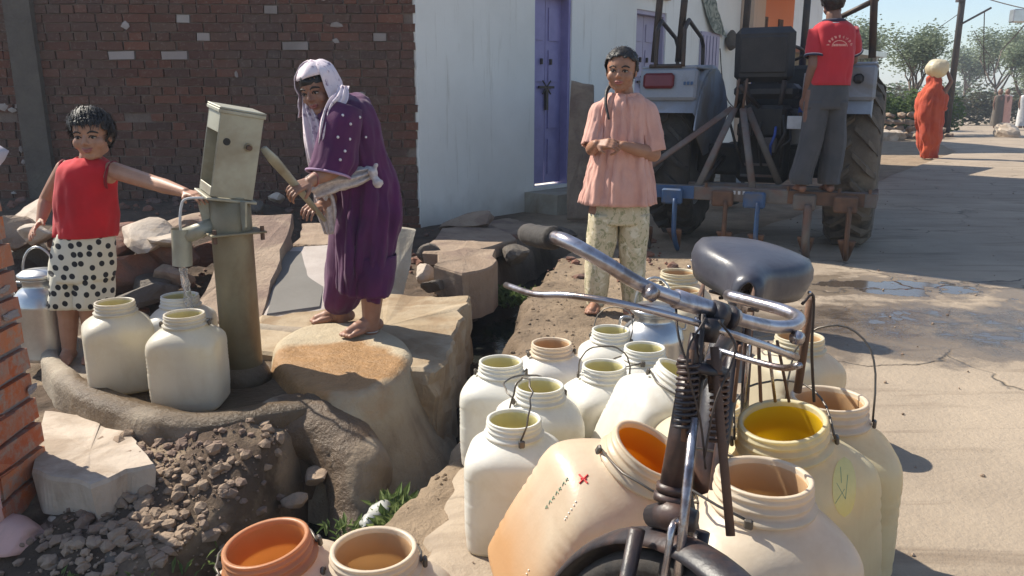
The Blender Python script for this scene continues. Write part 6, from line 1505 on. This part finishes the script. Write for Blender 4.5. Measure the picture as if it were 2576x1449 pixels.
# ---- girl in pink
z0 = .045; gl_ = empty('person', G(1525, 795, z0), 'girl in salmon pink blouse and pale patterned trousers standing with joined hands', 'person')
Y = 4.28; c = W(1563, 180, Y-.06); h = .225; R = headframe((-.30, -1, .0), (.02, 0, 1)); bm = bmesh.new(); addhead(bm, c, h, R, True, True)
nk = W(1572, 245, Y); capsule(bm, W(1568, 215, Y-.01), .046, nk, .05); ch = W(1568, 330, Y); pv = W(1560, 520, Y); capsule(bm, ch, .09, pv, .10)
shL, shR = W(1514, 282, Y+.02), W(1624, 280, Y-.02); capsule(bm, shL, .05, shR, .05)
elL, wrL = W(1490, 374, Y-.04), W(1500, 362, Y-.20); addarm(bm, shL, elL, wrL, (.045, .037, .033, .023)); addhand(bm, wrL, W(1528, 360, Y-.24)-wrL, (-.3, -.6, .6), .9, .6, 1)
elR, wrR = W(1644, 388, Y-.05), W(1566, 366, Y-.20); addarm(bm, shR, elR, wrR, (.047, .040, .036, .024)); addhand(bm, wrR, W(1530, 362, Y-.22)-wrR, (.2, -.8, .5), .9, .6, -1)
for x, kx, ax_, dx in ((1515, 1503, 1500, -.35), (1598, 1592, 1585, -.15)):
    addleg(bm, W(x, 530, Y), W(kx, 650, Y-.02), W(ax_, 765, Y), (.075, .055, .05, .032)); addfoot(bm, W(ax_, 765, Y), (dx, -1), 1.05, z0)
finish('body', remesh(bm, .0042, 3), gl_, mt['skin_girl']); facebits(gl_, c, h, R, -.004)
mt['salmon'] = M_cloth('salmon_pink_cotton', (.64, .355, .285), (.56, .295, .235), 9, bst=.3)
bm = bmesh.new(); yw = -.12
K = [rg(W(1572, 236, Y), .075, .065, yw), rg(W(1571, 247, Y), .100, .080, yw), rg(W(1570, 264, Y), .128, .098, yw), rg(W(1568, 292, Y), .135, .11, yw), rg(W(1565, 350, Y), .138, .12, yw), rg(W(1561, 400, Y), .150, .13, yw), rg(W(1558, 450, Y), .176, .145, yw), rg(W(1555, 512, Y), .200, .16, yw)]
cloth_loft(bm, K, 180, 7, .13, 19, 2, True, False, .4); me = tomesh(bm); finish('blouse', me, gl_, mt['salmon'], .011, 20, (1.6, 1.6, .45), .003)
for sh, el, sd in ((shL, elL, 1), (shR, elR, 2)):
    bm = bmesh.new(); ax = (el-sh).normalized(); a_, b__ = perp(ax); sh2 = sh+V((.0, 0, .02)); cloth_loft(bm, [(sh2-ax*.02+(nk-sh)*.22, a_*.035, b__*.035), (sh2-V((0, 0, .012)), a_*.062, b__*.062), (sh.lerp(el, .35), a_*.064, b__*.064), (sh.lerp(el, .70), a_*.068, b__*.066), (sh.lerp(el, .95), a_*.066, b__*.064)], 60, 6, .14, 10, sd, True, False, .7); finish('sleeve', tomesh(bm), gl_, mt['salmon'], .006, 22, (1, 1, .4), .003)
bm = bmesh.new(); tube(bm, [W(1572, 236, Y)+V((cos(t)*.076, sin(t)*.066, -.006+.006*sin(9*t))) for t in [2*pi*i/40 for i in range(41)]], .0055, 6); obj('neck_trim', bm, mt['salmon'], gl_, True)
def floral():
    s = N('pale_patterned_cotton'); m = s.ramp(s.noise(26, 5, .7, dist=1.2), .50, .60); m2 = s.ramp(s.noise(19, 4, .6, dist=.8), .56, .64)
    col = s.mix(m, (.55, .47, .32), (.28, .27, .15)); col = s.mix(m2, col, (.66, .60, .46)); return s.fin(col, .9, s.bump(s.noise(45, 4), .3, .005))
mt['floral'] = floral(); bm = bmesh.new()
cloth_loft(bm, [rg(W(1560, 490, Y), .135, .10, yw), rg(W(1558, 530, Y), .155, .12, yw), rg(W(1556, 560, Y), .160, .12, yw)], 50, 4, .03, 6, 3)
for x0, x1, x2 in ((1518, 1506, 1500), (1596, 1592, 1590)): cloth_loft(bm, [rg(W(x0, 535, Y), .078, .105, yw), rg(W(x0-3, 590, Y), .080, .10, yw), rg(W(x1, 660, Y), .068, .08, yw), rg(W(x2, 730, Y), .058, .066, yw), rg(W(x2, 768, Y), .044, .052, yw)], 48, 7, .11, 7, x0)
finish('trousers', tomesh(bm), gl_, mt['floral'], .006, 16, (1, 1, .5), .003)
def kg(q): return (q.z > .31-.45*abs(q.x)**1.3+.02*sin(q.x*40)) or (q.y < .06 and q.z > -.12) or (q.y < -.12 and q.z > -.30)
hm = haircap(c, h, R, kg, 1.03, amp=.009); ho = link('hair', hm, gl_, mt['hair_black'], True); md = ho.modifiers.new('s', 'SOLIDIFY'); md.thickness = .003; md.offset = -1
rnd = random.Random(5); bm = bmesh.new(); hairstrands(bm, c, h, R, rnd, 2200, lambda u: (u.x*.5, -1, -.15), .045, .0022, lambda u: u.z > .42 or u.y < .0, .985, .12); obj('hair_strands', bm, mt['hair_black'], ho)
bm = bmesh.new(); ellip(bm, c+R@(V((0, -.36, -.12))*h), .24*h, .16*h, .26*h, R); bh = remesh(bm, .008, 1); displace(bh, lambda p, n: .006*noise.noise(p*60)); link('hair_bun', bh, ho, mt['hair_black'], True)
bm = bmesh.new(); b0 = c+R@(V((-.22, -.25, -.25))*h); tube(bm, smoothpath([b0, W(1527, 228, Y-.04), W(1524, 262, Y-.09), W(1532, 300, Y-.13)], 5), [.011-.0003*i for i in range(16)], 8); obj('plait', bm, mt['hair_black'], ho, True)

# ---- boy on the cultivator, seen from behind
fp = cpnt(.36, -.02, .535); z0 = .535; by = empty('person', fp, 'boy in red school shirt and grey trousers standing on the cultivator with his back turned', 'person')
Y = fp.y; c = W(2096, 6, Y+.02); h = .215; R = headframe((.25, 1, .05)); bm = bmesh.new(); addhead(bm, c, h, R)
nk = W(2098, 58, Y); capsule(bm, W(2097, 38, Y), .05, nk, .055); ch = W(2098, 120, Y); pv = W(2078, 235, Y); capsule(bm, ch, .10, pv, .11)
shL, shR = W(2055, 88, Y), W(2138, 88, Y+.04); capsule(bm, shL, .055, shR, .055)
elL, wrL = W(2046, 165, Y-.03), W(2026, 240, Y+.05); addarm(bm, shL, elL, wrL, (.045, .036, .033, .023)); addhand(bm, wrL, W(2012, 272, Y+.10)-wrL, (-1, -.2, 0), .9, .5, -1)
elR, wrR = W(2146, 150, Y+.12), W(2120, 160, Y+.34); addarm(bm, shR, elR, wrR, (.045, .036, .033, .023)); addhand(bm, wrR, V((-.3, 1, .1)), (0, 0, 1), .9, .5, 1)
for x, kx, ax_ in ((2055, 2035, 2018), (2100, 2095, 2088)):
    addleg(bm, W(x, 240, Y), W(kx, 350, Y), W(ax_, 440, Y), (.08, .055, .05, .032)); p = W(ax_, 440, Y); addfoot(bm, p, (.1, 1), 1.1, z0)
finish('body', remesh(bm, .005, 3), by, mt['skin_dark'])
mt['shirt_red'] = M_cloth('faded_red_school_shirt', (.42, .022, .035), (.50, .02, .03), 4); mt['navy'] = M_cloth('navy_trim', (.02, .02, .05)); mt['grey_trouser'] = M_cloth('dark_grey_trouser', (.048, .05, .056), (.075, .072, .076), 6, bst=.4)
bm = bmesh.new(); K = [rg(W(2098, 52, Y), .065, .06, .1), rg(W(2098, 62, Y), .115, .085, .1), rg(W(2098, 78, Y), .150, .10, .1), rg(W(2097, 110, Y), .148, .115, .1), rg(W(2094, 160, Y), .138, .115, .1), rg(W(2088, 215, Y), .140, .12, .1)]
cloth_loft(bm, K, 72, 6, .05, 7, 3, True, False, 1.2); ro = finish('shirt', tomesh(bm), by, mt['shirt_red'], .010, 12, (1.2, 1, .6), .003)
for sh, el, sd in ((shL, elL, 1), (shR, elR, 2)):
    bm = bmesh.new(); ax = (el-sh).normalized(); a_, b__ = perp(ax); cloth_loft(bm, [(sh-ax*.02+V((0, 0, .012)), a_*.06, b__*.06), (sh.lerp(el, .3), a_*.068, b__*.065), (sh.lerp(el, .72), a_*.066, b__*.064)], 36, 5, .06, 5, sd, True, False); finish('sleeve', tomesh(bm), by, mt['shirt_red'], .004, 20, (1, 1, 1), .003)
    for t, m, r in ((.70, 'navy', .0075), (.66, 'whitebit', .0035)):
        bm = bmesh.new(); cc = sh.lerp(el, t); tube(bm, [cc+a_*.068*cos(k)+b__*.066*sin(k) for k in [2*pi*i/24 for i in range(25)]], r, 6); obj('sleeve_trim', bm, mt[m], by, True)
bm = bmesh.new(); cc = W(2098, 53, Y); tube(bm, [cc+V((cos(k)*.068, sin(k)*.062, 0)) for k in [2*pi*i/24 for i in range(25)]], .013, 8); obj('collar', bm, mt['navy'], by, True)
bm = bmesh.new(); cc = W(2098, 60, Y); tube(bm, [cc+V((cos(k)*.088, sin(k)*.076, 0)) for k in [2*pi*i/24 for i in range(25)]], .0045, 6); obj('collar_line', bm, mt['whitebit'], by, True)
bm = bmesh.new(); cloth_loft(bm, [rg(W(2084, 205, Y), .128, .105, .1), rg(W(2080, 240, Y), .140, .12, .1), rg(W(2076, 275, Y), .142, .12, .1)], 48, 4, .03, 6, 3, True)
for x0, x1, x2 in ((2054, 2036, 2016), (2100, 2096, 2086)): cloth_loft(bm, [rg(W(x0, 255, Y), .074, .11, .1), rg(W(x0-4, 300, Y), .078, .10, .1), rg(W(x1, 370, Y), .074, .088, .1), rg(W(x2, 440, Y), .070, .08, .1), rg(W(x2, 462, Y), .068, .078, .1)], 40, 7, .11, 7, x0)
finish('trousers', tomesh(bm), by, mt['grey_trouser'], .006, 14, (1, 1, .5), .003)
hm = haircap(c, h, R, lambda q: q.z > .2 or (q.y < .1 and q.z > -.12) or (q.y < -.1 and q.z > -.26), 1.05); ho = link('hair', hm, by, mt['hair_black'], True); md = ho.modifiers.new('s', 'SOLIDIFY'); md.thickness = .003; md.offset = -1
# arched lettering on the back of the shirt: print laid on the cloth
from mathutils.bvhtree import BVHTree
def print_on(root, shirt, strokes, r, mat, name):
    me = shirt.data; M = parent_matrix(root); bv = BVHTree.FromPolygons([M@v.co for v in me.vertices], [tuple(p.vertices) for p in me.polygons]); bm = bmesh.new(); o = V((0, 0, EYE))
    for st in strokes:
        P = []
        for (px, py) in st:
            hcast = bv.ray_cast(o, ray(px, py).normalized())
            if hcast[0] is not None: P.append(hcast[0]-ray(px, py).normalized()*.0015)
        if len(P) > 1: tube(bm, P, r, 5)
    if len(bm.verts): return obj(name, bm, mt[mat], root, False)
mt['shirt_print'] = M_plain('orange_white_print', (.75, .40, .32), .8)
st = []; cx_, cy_ = 2112, 120; rq = random.Random(8)
for i in range(9):                     # the lettering is too blurred to read: worn strokes in an arch
    a = radians(196+148*i/8); bx, by_ = cx_+30*cos(a), cy_+28*sin(a); t = a+pi/2; ca, sa = cos(t), sin(t); s_ = 8
    f = lambda x, y: (bx+(x-.4)*s_*.8*ca-(y-.5)*s_*sa, by_+(x-.4)*s_*.8*sa+(y-.5)*s_*ca)
    for k in range(2):
        x0, x1 = rq.uniform(0, .3)+.4*k, rq.uniform(0, .4)+.3*k; y0, y1 = rq.uniform(0, .3), rq.uniform(.7, 1); st.append([f(x0, y0), f((x0+x1)/2, (y0+y1)/2), f(x1, y1)])
print_on(by, ro, st, .0034, 'shirt_print', 'arched_lettering')
print_on(by, ro, [[(cx_+19*cos(radians(a)), cy_-3+15*sin(radians(a))) for a in range(180, 361, 15)], seg((2096, 112), (2128, 112), 8), seg((2096, 115), (2128, 115), 8)], .0036, 'shirt_print', 'badge_print')

# ---- woman in orange far down the road
Y = 16.6; z0 = .0; g = W(2335, 400, Y); z0 = g.z; fw = empty('person', g, 'woman in orange sari walking away with a pale sack on her head', 'person')
mt['sari'] = M_cloth('orange_red_sari', (.50, .085, .03), (.40, .05, .02), 3, bst=.4)
bm = bmesh.new(); c = W(2352, 205, Y); ellip(bm, c, .085, .10, .115); capsule(bm, c, .05, W(2350, 235, Y), .05); capsule(bm, W(2350, 250, Y), .14, W(2338, 320, Y), .14)
sh = W(2376, 232, Y-.1); el = W(2393, 205, Y-.1); wr = W(2380, 172, Y-.1); addarm(bm, sh, el, wr, (.05, .04, .036, .026)); addhand(bm, wr, V((-.1, 0, 1)), (1, 0, 0), 1, .3, 1)
for x in (2326, 2344): addleg(bm, W(x, 320, Y), W(x, 360, Y), W(x, 394, Y), (.08, .06, .055, .035)); addfoot(bm, W(x, 394, Y), (.2, 1), 1, z0)
finish('body', remesh(bm, .012, 2), fw, mt['skin_dark'])
bm = bmesh.new(); K = [rg(W(2352, 190, Y), .06, .07), rg(W(2353, 196, Y), .12, .13), rg(W(2352, 212, Y), .135, .14), rg(W(2350, 230, Y), .23, .18), rg(W(2343, 260, Y), .28, .2), rg(W(2338, 300, Y), .26, .2), rg(W(2337, 340, Y), .22, .2), rg(W(2335, 380, Y), .17, .17), rg(W(2335, 397, Y), .15, .15)]
cloth_loft(bm, K, 60, 6, .16, 9, 4, True, False, .6); finish('sari', tomesh(bm), fw, mt['sari'], .06, 6, (1.4, 1.4, .6), .004)
bm = bmesh.new(); capsule(bm, W(2368, 250, Y-.05), .08, W(2374, 272, Y-.1), .07); finish('sari_fold', remesh(bm, .02, 2), fw, mt['sari'], .02, 9)
bm = bmesh.new(); ellip(bm, W(2358, 172, Y), .22, .22, .20); me = remesh(bm, .02, 2); displace(me, lambda p, n: .03*nz(p*6)+.012*nz(p*15)); meta(link('sack', me, None, mt['jar_cream']), 'pale round sack carried on the head of the woman in orange', 'sack')
# tiny figures at the far end of the lane
for px, col, lb in ((2508, 'stone_dark', 'dark clothed person standing far down the lane'), (2526, 'salmon', 'person in pale pink far down the lane beside the dark clothed one'), (2572, 'whitebit', 'person in white at the far right edge of the lane')):
    Y = 33; p = W(px, 300, Y); p.z = .05; e = empty('person', p, lb, 'person'); bm = bmesh.new(); ellip(bm, p+V((0, 0, 1.5)), .09, .1, .12); capsule(bm, p+V((0, 0, 1.25)), .15, p+V((0, 0, .85)), .15)
    for s_ in (-1, 1): addleg(bm, p+V((s_*.08, 0, .85)), p+V((s_*.09, 0, .45)), p+V((s_*.09, 0, .08))); addarm(bm, p+V((s_*.17, 0, 1.3)), p+V((s_*.22, 0, 1.02)), p+V((s_*.2, -.05, .8)))
    finish('body', remesh(bm, .025, 2), e, mt['skin_dark']); bm = bmesh.new(); cloth_loft(bm, [rg(p+V((0, 0, 1.38)), .08, .08), rg(p+V((0, 0, 1.3)), .2, .13), rg(p+V((0, 0, .9)), .2, .16), rg(p+V((0, 0, .15)), .24, .2)], 24, 4, .1, 6, px); finish('clothes', tomesh(bm), e, mt[col], 0)
